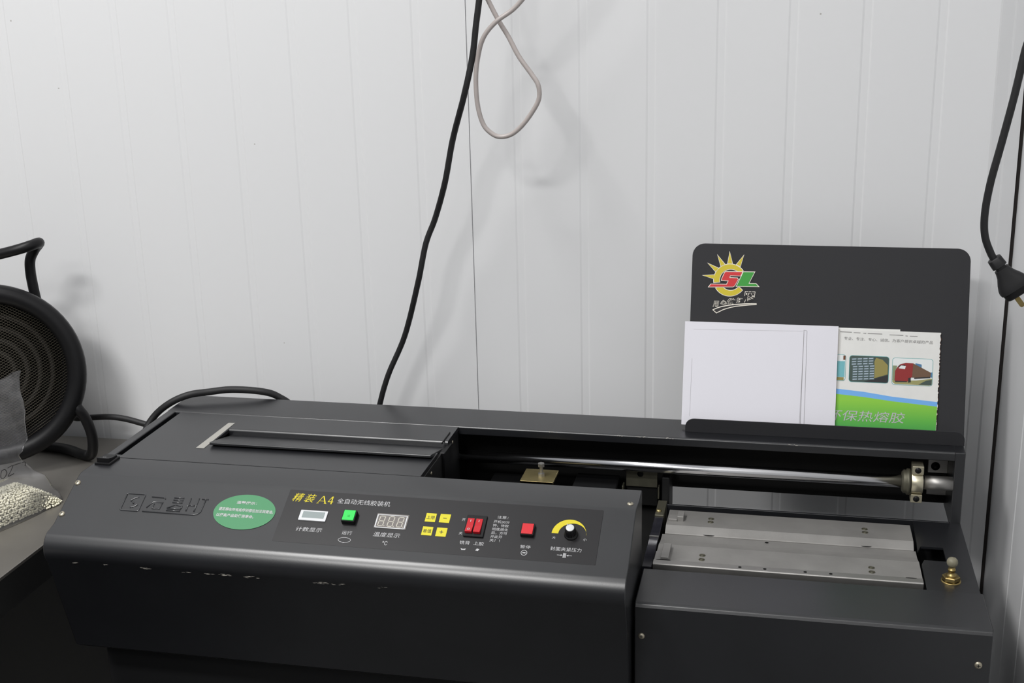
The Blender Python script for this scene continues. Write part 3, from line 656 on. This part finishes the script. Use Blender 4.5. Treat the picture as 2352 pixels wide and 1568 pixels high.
b.poly(grow(Sp, OUT), RF, 0.0009); b.poly(grow(Lp, OUT), RF, 0.0010)
b.build('emblem_outline', 'logo_w', rest)
b = MB(); b.poly(Sp, RF, 0.0012); b.build('emblem_letter', 'logo_r', rest)
b = MB(); b.poly(Lp, RF, 0.0013); b.build('emblem_letter', 'logo_g', rest)
sw_ = [(-0.1046, 0.1724), (-0.0990, 0.1753), (-0.0928, 0.1775), (-0.0820, 0.1800), (-0.0717, 0.1814), (-0.0570, 0.1828), (-0.0425, 0.1832), (-0.0424, 0.1822), (-0.0570, 0.1806), (-0.0716, 0.1786), (-0.0800, 0.1765), (-0.0891, 0.1734), (-0.0995, 0.1680)]
bw = MB(); bk = MB()
bw.poly(grow(sw_, 0.0006), RF, 0.0003); bk.poly(grow(sw_, -0.0003), RF, 0.0006)
for s_, u0, u1, wt, wb in (('用', -.1043, -.0972, .1852, .1772), ('心', -.0936, -.0853, .1868, .1804), ('做', -.0838, -.0736, .1896, .1820), ('好', -.0706, -.0630, .1908, .1840), ('膠', -.0603, -.0452, .2000, .1848)):
    text(bw, s_, RF, u0, u1, wt, wb, 0.0005, 0.055, 0.1); text(bk, s_, RF, u0, u1, wt, wb, 0.0008, 0.004, 0.1)
bw.build('slogan_outline', 'logo_w', rest); lab(bk.build('slogan_text', 'logo_k', rest), 'black brush lettering outlined in white')

# booklet ------------------------------------------------------------------
bk_ = thing('booklet', 'plain white booklet leaning on the charcoal paper rest beside the green brochure', 'booklet', RF(-0.035, 0.003, 0.006))
def sheet(mb, u0, u1, w0, w1, h0, h1, n=10, curl=0.0):
    us = [u0 + (u1 - u0) * k / n for k in range(n + 1)]
    c = lambda u: curl * max(0.0, (u - u0) / (u1 - u0) - 0.75) ** 2 * 16
    rows = [[RF(u, w0, h0 + c(u)) for u in us] + [RF(u, w0, h1 + c(u)) for u in us[::-1]], [RF(u, w1, h0 + c(u)) for u in us] + [RF(u, w1, h1 + c(u)) for u in us[::-1]]]
    mb.grid(rows, True, False, True)
mb = MB(); sheet(mb, -0.1440, 0.0750, 0.0022, 0.1542, 0.0078, 0.0090, curl=-0.001); mb.build('cover_page', 'paper', bk_)
mb = MB(); sheet(mb, -0.1430, 0.0740, 0.0025, 0.1535, 0.0036, 0.0074, curl=-0.0006); mb.build('page_block', 'paper_edge', bk_)
mb = MB()
def pl_(a, c, t=0.0005): 
    d = Vector((c[0] - a[0], c[1] - a[1])); n_ = Vector((-d.y, d.x)).normalized() * t / 2
    mb.poly([(a[0] + n_.x, a[1] + n_.y), (c[0] + n_.x, c[1] + n_.y), (c[0] - n_.x, c[1] - n_.y), (a[0] - n_.x, a[1] - n_.y)], RF, 0.0094)
pl_((0.0268, 0.1470), (0.0265, 0.0120)); pl_((0.0312, 0.1462), (0.0318, 0.0120), .0004); pl_((0.0270, 0.1420), (0.0252, 0.0120), .0003); pl_((0.0268, 0.1470), (0.0312, 0.1464), .0003)
pl_((-0.1310, 0.1430), (0.0250, 0.1455), .00015); pl_((-0.1318, 0.10), (-0.1325, 0.015), .0002)
lab(mb.build('pencil_line', 'pencil', bk_), 'thin grey ruled lines')

# brochure -----------------------------------------------------------------
bro = thing('brochure', 'green and white glue brochure with truck picture and torn right edge beside the white booklet', 'brochure', RF(0.145, 0.003, 0.002))
jag = []
w = 0.0024
while w < 0.150:
    jag.append((0.2146 + 0.0013 * (w / 0.15) + random.uniform(-0.0008, 0.0006), w)); w += random.uniform(0.0012, 0.0026)
mb = MB(); mb.prism([(0.060, 0.0024)] + jag + [(0.2157, 0.1500), (0.1610, 0.1500), (0.060, 0.1500)], RF, 0.0016, 0.0030); mb.build('cover_page', 'bro', bro)
mb = MB(); mb.prism([(0.055, 0.0024), (0.161, 0.0024), (0.1607, 0.1527), (0.055, 0.1524)], RF, 0.0004, 0.0014); mb.build('inner_page', 'bro', bro)
mb = MB(); mb.prism([(0.200, 0.0024)] + [(u + random.uniform(0.0004, 0.0011), w) for u, w in jag] + [(0.2160, 0.148), (0.200, 0.148)], RF, 0.0006, 0.0015); lab(mb.build('torn_edge', 'torn', bro), 'ragged brown torn edge')
hb = 0.0032
mb = MB(); mb.poly([(0.060, 0.0660), (0.0768, 0.0644), (0.113, 0.0617), (0.153, 0.0565), (0.2148, 0.0517), (0.2146, 0.0452), (0.1532, 0.0500), (0.1133, 0.0543), (0.0765, 0.0570), (0.060, 0.0576)], RF, hb); mb.build('blue_band', 'blue', bro)
mb = MB(); mb.poly([(0.060, 0.0576), (0.0765, 0.0570), (0.1133, 0.0543), (0.1532, 0.0500), (0.2146, 0.0452), (0.2138, 0.0026), (0.060, 0.0026)], RF, hb); mb.build('green_band', 'bro_green', bro)
mb = MB(); text(mb, '环保热熔胶', RF, 0.0640, 0.1712, 0.0345, 0.0190, hb + 0.0003, 0.0, 0.22); mb.build('title_text', 'white_ink', bro)
M['caption'] = mat('grey_caption_ink', (130, 128, 128), 0.7)
mb = MB(); text(mb, '专业、专注、专心、诚信。为客户提供卓越的产品', RF, 0.0835, 0.2055, 0.1398, 0.1352, hb, 0.0, 0.1, -0.0018)
for (a, c) in ((.0777, .094), (.0965, .106), (.110, .114), (.116, .136), (.146, .165), (.168, .171), (.174, .1845)):
    w_ = 0.1468 - (a - .0777) * .03; mb.poly([(a, w_ - .0006), (c, w_ - .0008), (c, w_ + .0001), (a, w_ + .0002)], RF, hb)
mb.build('caption_text', 'caption', bro)
def cm(name, rgb): M[name] = mat(name, rgb, 0.5); return name
cm('photo_teal', (90, 165, 165)); cm('photo_sky', (222, 226, 226)); cm('photo_dark', (62, 78, 72)); cm('photo_box', (172, 186, 200)); cm('photo_box_shade', (92, 112, 116))
cm('photo_carton', (142, 132, 72)); cm('photo_truck', (140, 34, 34)); cm('photo_load', (104, 78, 58)); cm('photo_road', (150, 148, 96)); cm('photo_cyan', (110, 176, 184)); cm('photo_black', (34, 34, 36)); cm('photo_grass', (128, 140, 108)); cm('photo_blue', (72, 120, 160))
def picture(x0, x1, w0, w1, base):
    b = MB(); b.poly(rrect(x0 - .0006, x1 + .0006, w0 - .0006, w1 + .0006, 0.004, 4), RF, hb); fr = b.build('picture', ['photo_teal'], bro)
    b = MB(); b.poly(rrect(x0, x1, w0, w1, 0.0036, 4), RF, hb + .0001); b.build('picture_ground', base, fr)
    return fr
def patch(fr, m, *polys, h=hb + .0003, nm='picture_patch'):
    b = MB()
    for p in polys: b.poly(p, RF, h)
    return b.build(nm, m, fr)
p1 = picture(0.0700, 0.0868, 0.0765, 0.1135, 'photo_sky'); patch(p1, 'photo_cyan', rrect(.0702, .0860, .0815, .1045, 0)); patch(p1, 'photo_carton', rrect(.0702, .0850, .0770, .0812, 0)); patch(p1, 'torn', rrect(.0835, .0865, .1065, .1125, 0), h=hb + .0004)
p2 = picture(0.0926, 0.1466, 0.0757, 0.1128, 'photo_dark')
patch(p2, 'photo_carton', [(.1268, .0815), (.1455, .0880), (.1455, .1010), (.1380, .1085), (.1290, .1110), (.1268, .1060)])
patch(p2, 'photo_black', [(.1130, .0762), (.1460, .0762), (.1460, .0870), (.1270, .0810)], h=hb + .0004)
bx = []; bs = []
for c in range(4):
    for r in range(9):
        x0 = .0968 + c * .0078 - (0 if r < 6 else .0018); w0 = .0775 + r * .0036 + c * .0006
        if w0 + .003 > .1115: continue
        bs.append([(x0, w0), (x0 + .0072, w0 + .0006), (x0 + .0072, w0 + .0034), (x0, w0 + .0030)])
        bx.append([(x0 + .0006, w0 + .0009), (x0 + .0062, w0 + .0014), (x0 + .0066, w0 + .0026), (x0 + .0010, w0 + .0021)])
patch(p2, 'photo_box_shade', *bs, h=hb + .0005); patch(p2, 'photo_box', *bx, h=hb + .0006)
p3 = picture(0.1520, 0.2064, 0.0742, 0.1118, 'photo_sky')
patch(p3, 'photo_road', [(.1524, .0775), (.1560, .0750), (.2030, .0746), (.2062, .0770), (.2062, .0845), (.1850, .0810), (.1640, .0800), (.1524, .0800)])
patch(p3, 'photo_grass', [(.1522, .0800), (.1560, .0800), (.1580, .1010), (.1522, .1010)]); patch(p3, 'photo_dark', [(.1880, .0752), (.2058, .0752), (.2060, .0830), (.1980, .0812)], h=hb + .00035)
patch(p3, 'photo_blue', [(.1830, .0980), (.1915, .0970), (.1915, .1040), (.1830, .1055)], [(.2040, .0865), (.2062, .0860), (.2062, .0935), (.2040, .0930)], h=hb + .0004)
patch(p3, 'photo_load', [(.1790, .0850), (.2040, .0860), (.2045, .0928), (.1800, .1052)], h=hb + .0005)
patch(p3, 'photo_truck', [(.1552, .0800), (.1572, .0778), (.1720, .0782), (.1790, .0860), (.1800, .1052), (.1700, .1056), (.1620, .1030), (.1590, .0995), (.1556, .0935)], h=hb + .0006)
patch(p3, 'photo_sky', [(.1602, .0975), (.1690, .0965), (.1700, .1010), (.1635, .1016)], h=hb + .0007); patch(p3, 'photo_black', [(.1740, .0775), (.1775, .0785), (.1770, .0850), (.1738, .0840)], [(.1590, .0985), (.1600, .1010), (.1690, .1030), (.1690, .1010), (.1640, .1016)], [(.1820, .0832), (.2035, .0855), (.2035, .0870), (.1820, .0850)], [(.1560, .0780), (.1720, .0784), (.1720, .0795), (.1560, .0795)], h=hb + .0008)

# table ----------------------------------------------------------------------
tb = thing('work_table', 'worn grey sheet-steel table left of the binding machine', 'table', (-1.7, 1.4, 0))
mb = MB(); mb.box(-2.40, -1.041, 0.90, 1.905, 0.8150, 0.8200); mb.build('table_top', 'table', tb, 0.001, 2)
mb = MB(); mb.box(-1.060, -1.042, 0.905, 1.900, 0.764, 0.8150); mb.box(-2.39, -1.060, 0.905, 0.925, 0.764, 0.8150); mb.box(-2.39, -1.060, 1.88, 1.900, 0.764, 0.8150); mb.box(-2.39, -2.37, 0.925, 1.88, 0.764, 0.815); mb.build('apron', 'table_dark', tb)
mb = MB(); mb.box(-2.38, -1.07, 0.926, 0.934, 0.02, 0.764); mb.build('front_light_block', 'table_dark', tb)  # unseen panel added to keep lamp light out from under the table
mb = MB(); mb.box(-2.368, -2.360, 0.94, 1.87, 0.02, 0.764); mb.build('end_light_block', 'table_dark', tb)  # unseen end panel, added to block light from the left
mb = MB(); mb.box(-2.38, -1.07, 1.872, 1.879, 0.02, 0.764); mb.build('back_shade_board', 'board', tb)  # made-up board, added to darken the shaded space under the table
for x in (-2.38, -1.10):
    for y in (0.91, 1.86):
        mb = MB(); mb.box(x, x + 0.035, y, y + 0.035, 0.0, 0.764); mb.build('leg', 'table_dark', tb, 0.001, 1)

# fan heater -----------------------------------------------------------------
FC = Vector((-1.266, 1.728, 0.990)); FN = Vector((0.46, -0.88, 0.14)).normalized()
fa = FN.cross(Vector((0, 0, 1))).normalized() * -1; fu = FN.cross(fa); fu = fu if fu.z > 0 else -fu
if fa.x < 0: fa = -fa
def FF(u, v, h): return FC + fa * u + fu * v + FN * h
fan = thing('fan_heater', 'round black drum fan heater with mesh front on the steel table by the wall', 'heater', (-1.25, 1.80, 0.82))
R_ = 0.1500
mb = MB(); mb.lathe(FC, FN, [(R_ - 0.050, -0.100), (R_ - 0.040, -0.095), (R_ - 0.028, -0.022), (R_ - 0.010, -0.014), (R_, -0.004), (R_ - 0.001, 0.004), (R_ - 0.006, 0.010), (R_ - 0.014, 0.0125), (R_ - 0.024, 0.0105), (R_ - 0.030, 0.004), (R_ - 0.031, -0.004), (R_ - 0.034, -0.012), (R_ - 0.052, -0.094)], 72)
mb.lathe(FC, FN, [(R_ - 0.050, -0.100), (0.03, -0.102), (0, -0.102)], 72, True)
mb.build('drum', 'black', fan)
mb = MB(); mb.lathe(FC, FN, [(R_ - 0.053, -0.090), (0.0, -0.090)], 48, True); mb.build('inner_plate', 'void', fan)
mb = MB(); rr = R_ - 0.0305; sp = 0.0040
for sgn in (1, -1):
    d = Vector((math.cos(math.radians(32)), sgn * math.sin(math.radians(32)))); n_ = Vector((-d.y, d.x))
    k = -int(rr / sp)
    while k * sp < rr:
        q = k * sp; L_ = math.sqrt(max(0, rr * rr - q * q))
        a = n_ * q - d * L_; c = n_ * q + d * L_
        if L_ > 0.004: mb.tube([FF(a.x, a.y, 0.001 + sgn * .0003), FF(c.x, c.y, 0.001 + sgn * .0003)], 0.00033, 4)
        k += 1
mb.build('grille', 'mesh_wire', fan)
for r in (0.035, 0.055, 0.075, 0.095):
    mb = MB(); mb.tube([FF(r * math.cos(t), r * math.sin(t), -0.030) for t in [2 * math.pi * k / 48 for k in range(48)]], 0.0045, 8, True); mb.build('heating_coil', 'coil', fan)
# tubular stand with top handle
mb = MB()
hp = [(-1.376, 1.715, 1.08), (-1.380, 1.712, 1.125), (-1.372, 1.714, 1.150), (-1.345, 1.728, 1.163), (-1.300, 1.748, 1.175), (-1.245, 1.760, 1.185), (-1.212, 1.768, 1.1925), (-1.194, 1.780, 1.1975), (-1.191, 1.796, 1.1985), (-1.201, 1.812, 1.193), (-1.2150, 1.8200, 1.1820), (-1.2270, 1.8220, 1.1650), (-1.2300, 1.8220, 1.1450), (-1.2290, 1.8220, 1.1200), (-1.225, 1.822, 1.08)]
mb.tube(spline(hp, 6), 0.0085, 14); mb.build('handle', 'black', fan)
mb = MB()
lp = [(-1.185, 1.838, 0.985), (-1.172, 1.815, 0.955), (-1.150, 1.780, 0.928), (-1.138, 1.782, 0.905), (-1.131, 1.785, 0.875), (-1.134, 1.788, 0.848), (-1.145, 1.795, 0.832), (-1.165, 1.803, 0.8287), (-1.22, 1.826, 0.8287), (-1.32, 1.830, 0.8287), (-1.395, 1.790, 0.8287), (-1.418, 1.765, 0.836), (-1.415, 1.755, 0.88), (-1.400, 1.765, 0.95)]
mb.tube(spline(lp, 6), 0.0088, 14); mb.build('stand_leg', 'black', fan)
mb = MB()
mb.tube(spline([(-1.255, 1.870, 0.93), (-1.235, 1.868, 0.895), (-1.2046, 1.85, 0.878), (-1.171, 1.842, 0.8815), (-1.129, 1.84, 0.886), (-1.0964, 1.84, 0.8837), (-1.0606, 1.84, 0.876), (-1.030, 1.845, 0.868), (-0.98, 1.855, 0.858), (-0.93, 1.86, 0.852), (-0.80, 1.862, 0.848)], 6), 0.0052, 10); mb.build('power_cord', 'rubber', fan)

# bag of pellets -----------------------------------------------------------------
T_ = Vector((-1.105, 1.635, 0.82)); E_ = Vector((0.36, 0.93, 0)).normalized(); P_ = Vector((-E_.y, E_.x, 0))
def heap_h(s, q):   # height of the pellet heap: s back along the bag, q across it
    L_ = min(1.0, max(0.0, -s / 0.050)); prof = L_ ** 0.75 * (1 - 0.15 * max(0, (-s - 0.09) / 0.2)) * min(1.0, max(0.0, (s + 0.24) / 0.05)) ** 0.5
    c = 0.036 * L_ ** 0.6 + 0.004
    x = (q - 0.030 * L_) / max(c, 1e-4)
    return 0.043 * prof * max(0.0, 1 - x * x) ** 0.6
me = bpy.data.meshes.new('glue_pellet'); bm = bmesh.new()
tmp = bmesh.new(); bmesh.ops.create_icosphere(tmp, subdivisions=1, radius=1.0); iv = [v.co.copy() for v in tmp.verts]; tmp.verts.index_update(); fi = [[v.index for v in f.verts] for f in tmp.faces]; tmp.free()
verts = []; faces = []; rnd = random.Random(3)
s = 0.0
while s > -0.24:
    q = -0.012
    while q < 0.085:
        h = heap_h(s, q)
        if h > 0.0032:
            low = min(heap_h(s + a_, q + b_) for a_, b_ in ((.0036, 0), (-.0036, 0), (0, .0036), (0, -.0036)))
            lay = [h]
            while lay[-1] - 0.0029 > max(low - 0.0029, 0.003) and len(lay) < 16: lay.append(lay[-1] - 0.0029)
            for z in lay:
                r = rnd.uniform(0.0016, 0.0022)
                c = T_ + E_ * (s + rnd.uniform(-.0017, .0017)) + P_ * (q + rnd.uniform(-.0017, .0017)) + Vector((0, 0, max(r + 0.0006, z - r + rnd.uniform(-.0006, .0004))))
                sc_ = Vector((r * rnd.uniform(.85, 1.2), r * rnd.uniform(.85, 1.2), r * rnd.uniform(.75, 1.0)))
                b0 = len(verts); verts += [(c.x + v.x * sc_.x, c.y + v.y * sc_.y, c.z + v.z * sc_.z) for v in iv]; faces += [[i + b0 for i in f] for f in fi]
        elif h > 0.0006:
            r = 0.0019; c = T_ + E_ * s + P_ * q + Vector((0, 0, r + .0006)); b0 = len(verts); verts += [(c.x + v.x * r, c.y + v.y * r, c.z + v.z * r) for v in iv]; faces += [[i + b0 for i in f] for f in fi]
        q += 0.0031
    s -= 0.0031
me.from_pydata(verts, [], faces); me.materials.append(M['pellet']); bm.free()
for p in me.polygons: p.use_smooth = True
po = bpy.data.objects.new('glue_pellets', me); COL.objects.link(po)
tag(po, 'cream white glue granules heaped in the clear bag on the steel table', 'glue granules', kind='stuff')

bag = thing('plastic_bag', 'clear crumpled plastic bag holding white granules in front of the fan heater', 'bag', T_ + E_ * -0.1 + P_ * 0.03)
mb = MB(); rows = []; rnd = random.Random(11)
#        height above table, right edge s, centre q, half thickness
sec = [(0.0004, 0.008, 0.027, 0.047), (0.012, 0.004, 0.029, 0.046), (0.026, -0.006, 0.030, 0.042), (0.040, -0.012, 0.030, 0.033), (0.055, -0.020, 0.030, 0.019), (0.072, -0.033, 0.030, 0.013), (0.083, -0.038, 0.030, 0.010), (0.094, -0.030, 0.030, 0.012), (0.110, -0.022, 0.031, 0.016), (0.140, -0.019, 0.032, 0.019), (0.175, -0.017, 0.033, 0.014), (0.200, -0.0165, 0.033, 0.008), (0.2145, -0.0165, 0.033, 0.003)]
sec_i = []
for i in range(len(sec) - 1):
    for k in range(4):
        t = k / 4; sec_i.append(tuple(a + (b - a) * t for a, b in zip(sec[i], sec[i + 1])))
sec_i.append(sec[-1])
NN = 64
for zi, s1, qc, ht in sec_i:
    s0 = -0.26 if zi < 0.05 else -0.235; ring = []
    for k in range(NN):
        a = 2 * math.pi * k / NN
        x = math.copysign(abs(math.cos(a)) ** 0.75, math.cos(a)); y = math.copysign(abs(math.sin(a)) ** 0.8, math.sin(a))
        ss = (s0 + s1) / 2 + (s1 - s0) / 2 * x
        wr = 0.0 if zi < 0.05 else 0.0045 * math.sin(ss * 170 + zi * 60) * math.sin(ss * 61 - zi * 23 + 1.3) + 0.0028 * abs(math.sin(ss * 210 + zi * 45)) + 0.0022 * abs(math.sin(zi * 140 + ss * 90))
        tip = max(0.30, min(1.0, (s1 - ss) / 0.035)) if zi < 0.05 else 1
        q = qc * (tip if zi < 0.05 else 1) + ht * y * (0.25 + 0.75 * tip if zi < 0.05 else 1) + wr
        zz_ = 0.8204 + zi + (0.003 * math.sin(ss * 50 + 1) if zi > 0.1 else 0) - max(0, (-ss - 0.015)) * (0.10 if zi > 0.17 else 0)
        if zi > 0.012 and zi < 0.05: zz_ = max(zz_, 0.8204 + zi)
        ring.append(T_ * 1 + E_ * ss + P_ * q + Vector((0, 0, zz_ - T_.z)))
    rows.append(ring)
mb.grid(rows, True, True, False)
film = mb.build('film', 'film', bag)
mb = MB()
def bagpt(s_, z_): return T_ + E_ * s_ + P_ * (0.012) + Vector((0, 0, z_ - T_.z))
for pts in ([(-0.086, .898), (-0.080, .8985), (-0.0775, .892), (-0.083, .886), (-0.0885, .8885), (-0.086, .898)], [(-0.075, .899), (-0.066, .900), (-0.071, .892), (-0.076, .886), (-0.066, .887)], [(-0.066, .900), (-0.052, .8995)], [(-0.050, .899), (-0.0445, .898), (-0.0455, .892)]):
    mb.tube(spline([bagpt(*p) for p in pts], 4), 0.0006, 5)
lab(mb.build('handwriting', 'pen', bag), 'black marker scribble')

# cables ---------------------------------------------------------------------------
def cable(name, pts, r, m, label, cat='cable', k=8):
    b = MB(); b.tube(spline(pts, k), r, 14); o = b.build(name, m); return tag(o, label, cat)
cable('hanging_cable', [(-0.425, 1.80, 3.69), (-0.425, 1.80, 2.6), (-0.428, 1.80, 1.85), (-0.434, 1.80, 1.66), (-0.4398, 1.80, 1.5825), (-0.4480, 1.80, 1.5287), (-0.4546, 1.80, 1.4862), (-0.4690, 1.80, 1.4306), (-0.4938, 1.82, 1.3648), (-0.5099, 1.825, 1.2995), (-0.5316, 1.84, 1.2422), (-0.5488, 1.84, 1.2008), (-0.5644, 1.84, 1.1379), (-0.5965, 1.86, 1.0458), (-0.6279, 1.86, 0.9782), (-0.6458, 1.86, 0.9249), (-0.6600, 1.865, 0.870), (-0.672, 1.87, 0.70), (-0.68, 1.87, 0.02)], 0.0046, 'rubber', 'long straight black power cord hanging down behind the middle of the binding machine')
gp_ = [(-0.25, 1.80, 3.69), (-0.25, 1.80, 2.6), (-0.262, 1.80, 1.85), (-0.29, 1.80, 1.69), (-0.335, 1.80, 1.615), (-0.3695, 1.80, 1.5751), (-0.3920, 1.80, 1.5518), (-0.4178, 1.797, 1.5343), (-0.4363, 1.797, 1.5134), (-0.4462, 1.80, 1.4861), (-0.4504, 1.80, 1.4554), (-0.4491, 1.80, 1.4180), (-0.4415, 1.80, 1.3897), (-0.4288, 1.80, 1.3759), (-0.4159, 1.80, 1.3715), (-0.3995, 1.80, 1.3753), (-0.3830, 1.80, 1.3885), (-0.3665, 1.80, 1.4097), (-0.3578, 1.80, 1.4271), (-0.3588, 1.80, 1.4455), (-0.3687, 1.802, 1.4609), (-0.3872, 1.805, 1.4855), (-0.4025, 1.808, 1.5130), (-0.4177, 1.810, 1.5373), (-0.4335, 1.812, 1.5675), (-0.4410, 1.818, 1.5825), (-0.452, 1.830, 1.66), (-0.455, 1.835, 1.85), (-0.455, 1.835, 2.6), (-0.455, 1.835, 3.69)]
cable('looped_cable', gp_, 0.0035, 'grey_cable', 'grey cable hanging in a teardrop loop on the white wall')
cable('arched_cable', [(-0.965, 1.66, 0.70), (-0.975, 1.67, 0.80), (-0.992, 1.70, 0.870), (-0.998, 1.725, 0.905), (-0.9859, 1.74, 0.9305), (-0.960, 1.746, 0.9515), (-0.932, 1.757, 0.9630), (-0.9030, 1.771, 0.9650), (-0.869, 1.785, 0.9660), (-0.8239, 1.797, 0.9610), (-0.800, 1.808, 0.9495), (-0.778, 1.815, 0.925), (-0.770, 1.82, 0.86), (-0.768, 1.825, 0.6), (-0.768, 1.83, 0.02)], 0.0056, 'rubber', 'thick black cable arching over the rear left corner of the binding machine')
# hanging plug
pc = thing('plug_cord', 'black cord with loose plug hanging beside the right wall', 'cord', (0.262, 1.62, 1.20))
mb = MB(); mb.tube(spline([(0.295, 1.62, 3.69), (0.295, 1.62, 2.6), (0.290, 1.62, 1.85), (0.285, 1.62, 1.70), (0.2800, 1.62, 1.58), (0.2728, 1.62, 1.5255), (0.2660, 1.62, 1.5006), (0.2577, 1.62, 1.4448), (0.2476, 1.62, 1.3877), (0.2388, 1.62, 1.3399), (0.2352, 1.62, 1.3021), (0.2373, 1.62, 1.2748), (0.2456, 1.62, 1.253), (0.2530, 1.62, 1.2410)], 8), 0.0046, 14); mb.build('cord', 'rubber', pc)
PD = Vector((0.0300, 0.0, -0.0390)).normalized(); PQ = Vector((-PD.z, 0, PD.x)); PQ = PQ if PQ.x > 0 else -PQ
p0 = Vector((0.2500, 1.62, 1.2460))
def plug_ring(d, a, b, n=24, k=0.65):
    out = []
    for i in range(n):
        t = 2 * math.pi * i / n; x = math.copysign(abs(math.cos(t)) ** k, math.cos(t)) * a; y = math.copysign(abs(math.sin(t)) ** k, math.sin(t)) * b
        out.append(p0 + PD * d + PQ * x + Vector((0, 1, 0)) * y)
    return out
mb = MB(); mb.grid([plug_ring(*q) for q in ((0.000, 0.0075, 0.006), (0.0010, 0.0088, 0.0070), (0.0125, 0.0094, 0.0070), (0.0130, 0.0066, 0.0055), (0.0160, 0.0066, 0.0055), (0.0165, 0.0092, 0.007), (0.0190, 0.0095, 0.0072), (0.0260, 0.0118, 0.0080), (0.0340, 0.0165, 0.0095), (0.0400, 0.0192, 0.0105), (0.0440, 0.0200, 0.0110), (0.0470, 0.0195, 0.0108))], True, True, True)
pb_ = mb.build('plug_body', 'rubber', pc); pb_.data.set_sharp_from_angle(angle=math.radians(45))
mb = MB(); mb.grid([plug_ring(*q) for q in ((0.0470, 0.0180, 0.0100), (0.0485, 0.0180, 0.0100), (0.0540, 0.0175, 0.0095), (0.0560, 0.0160, 0.0085))], True, True, True); mb.build('plug_face', 'black', pc, 0)
for x in (-0.0055, 0.0075):
    mb = MB(); c0 = p0 + PD * 0.0555 + PQ * x
    q = [(-0.0032, -0.0008), (0.0032, -0.0008), (0.0032, 0.0008), (-0.0032, 0.0008)]
    mb.grid([[c0 + PD * d + PQ * (a * k) + Vector((0, b, 0)) for a, b in q] for d, k in ((0, 1), (0.014, 1), (0.0165, .6))], True, False, True)
    mb.build('prong', 'brass', pc)
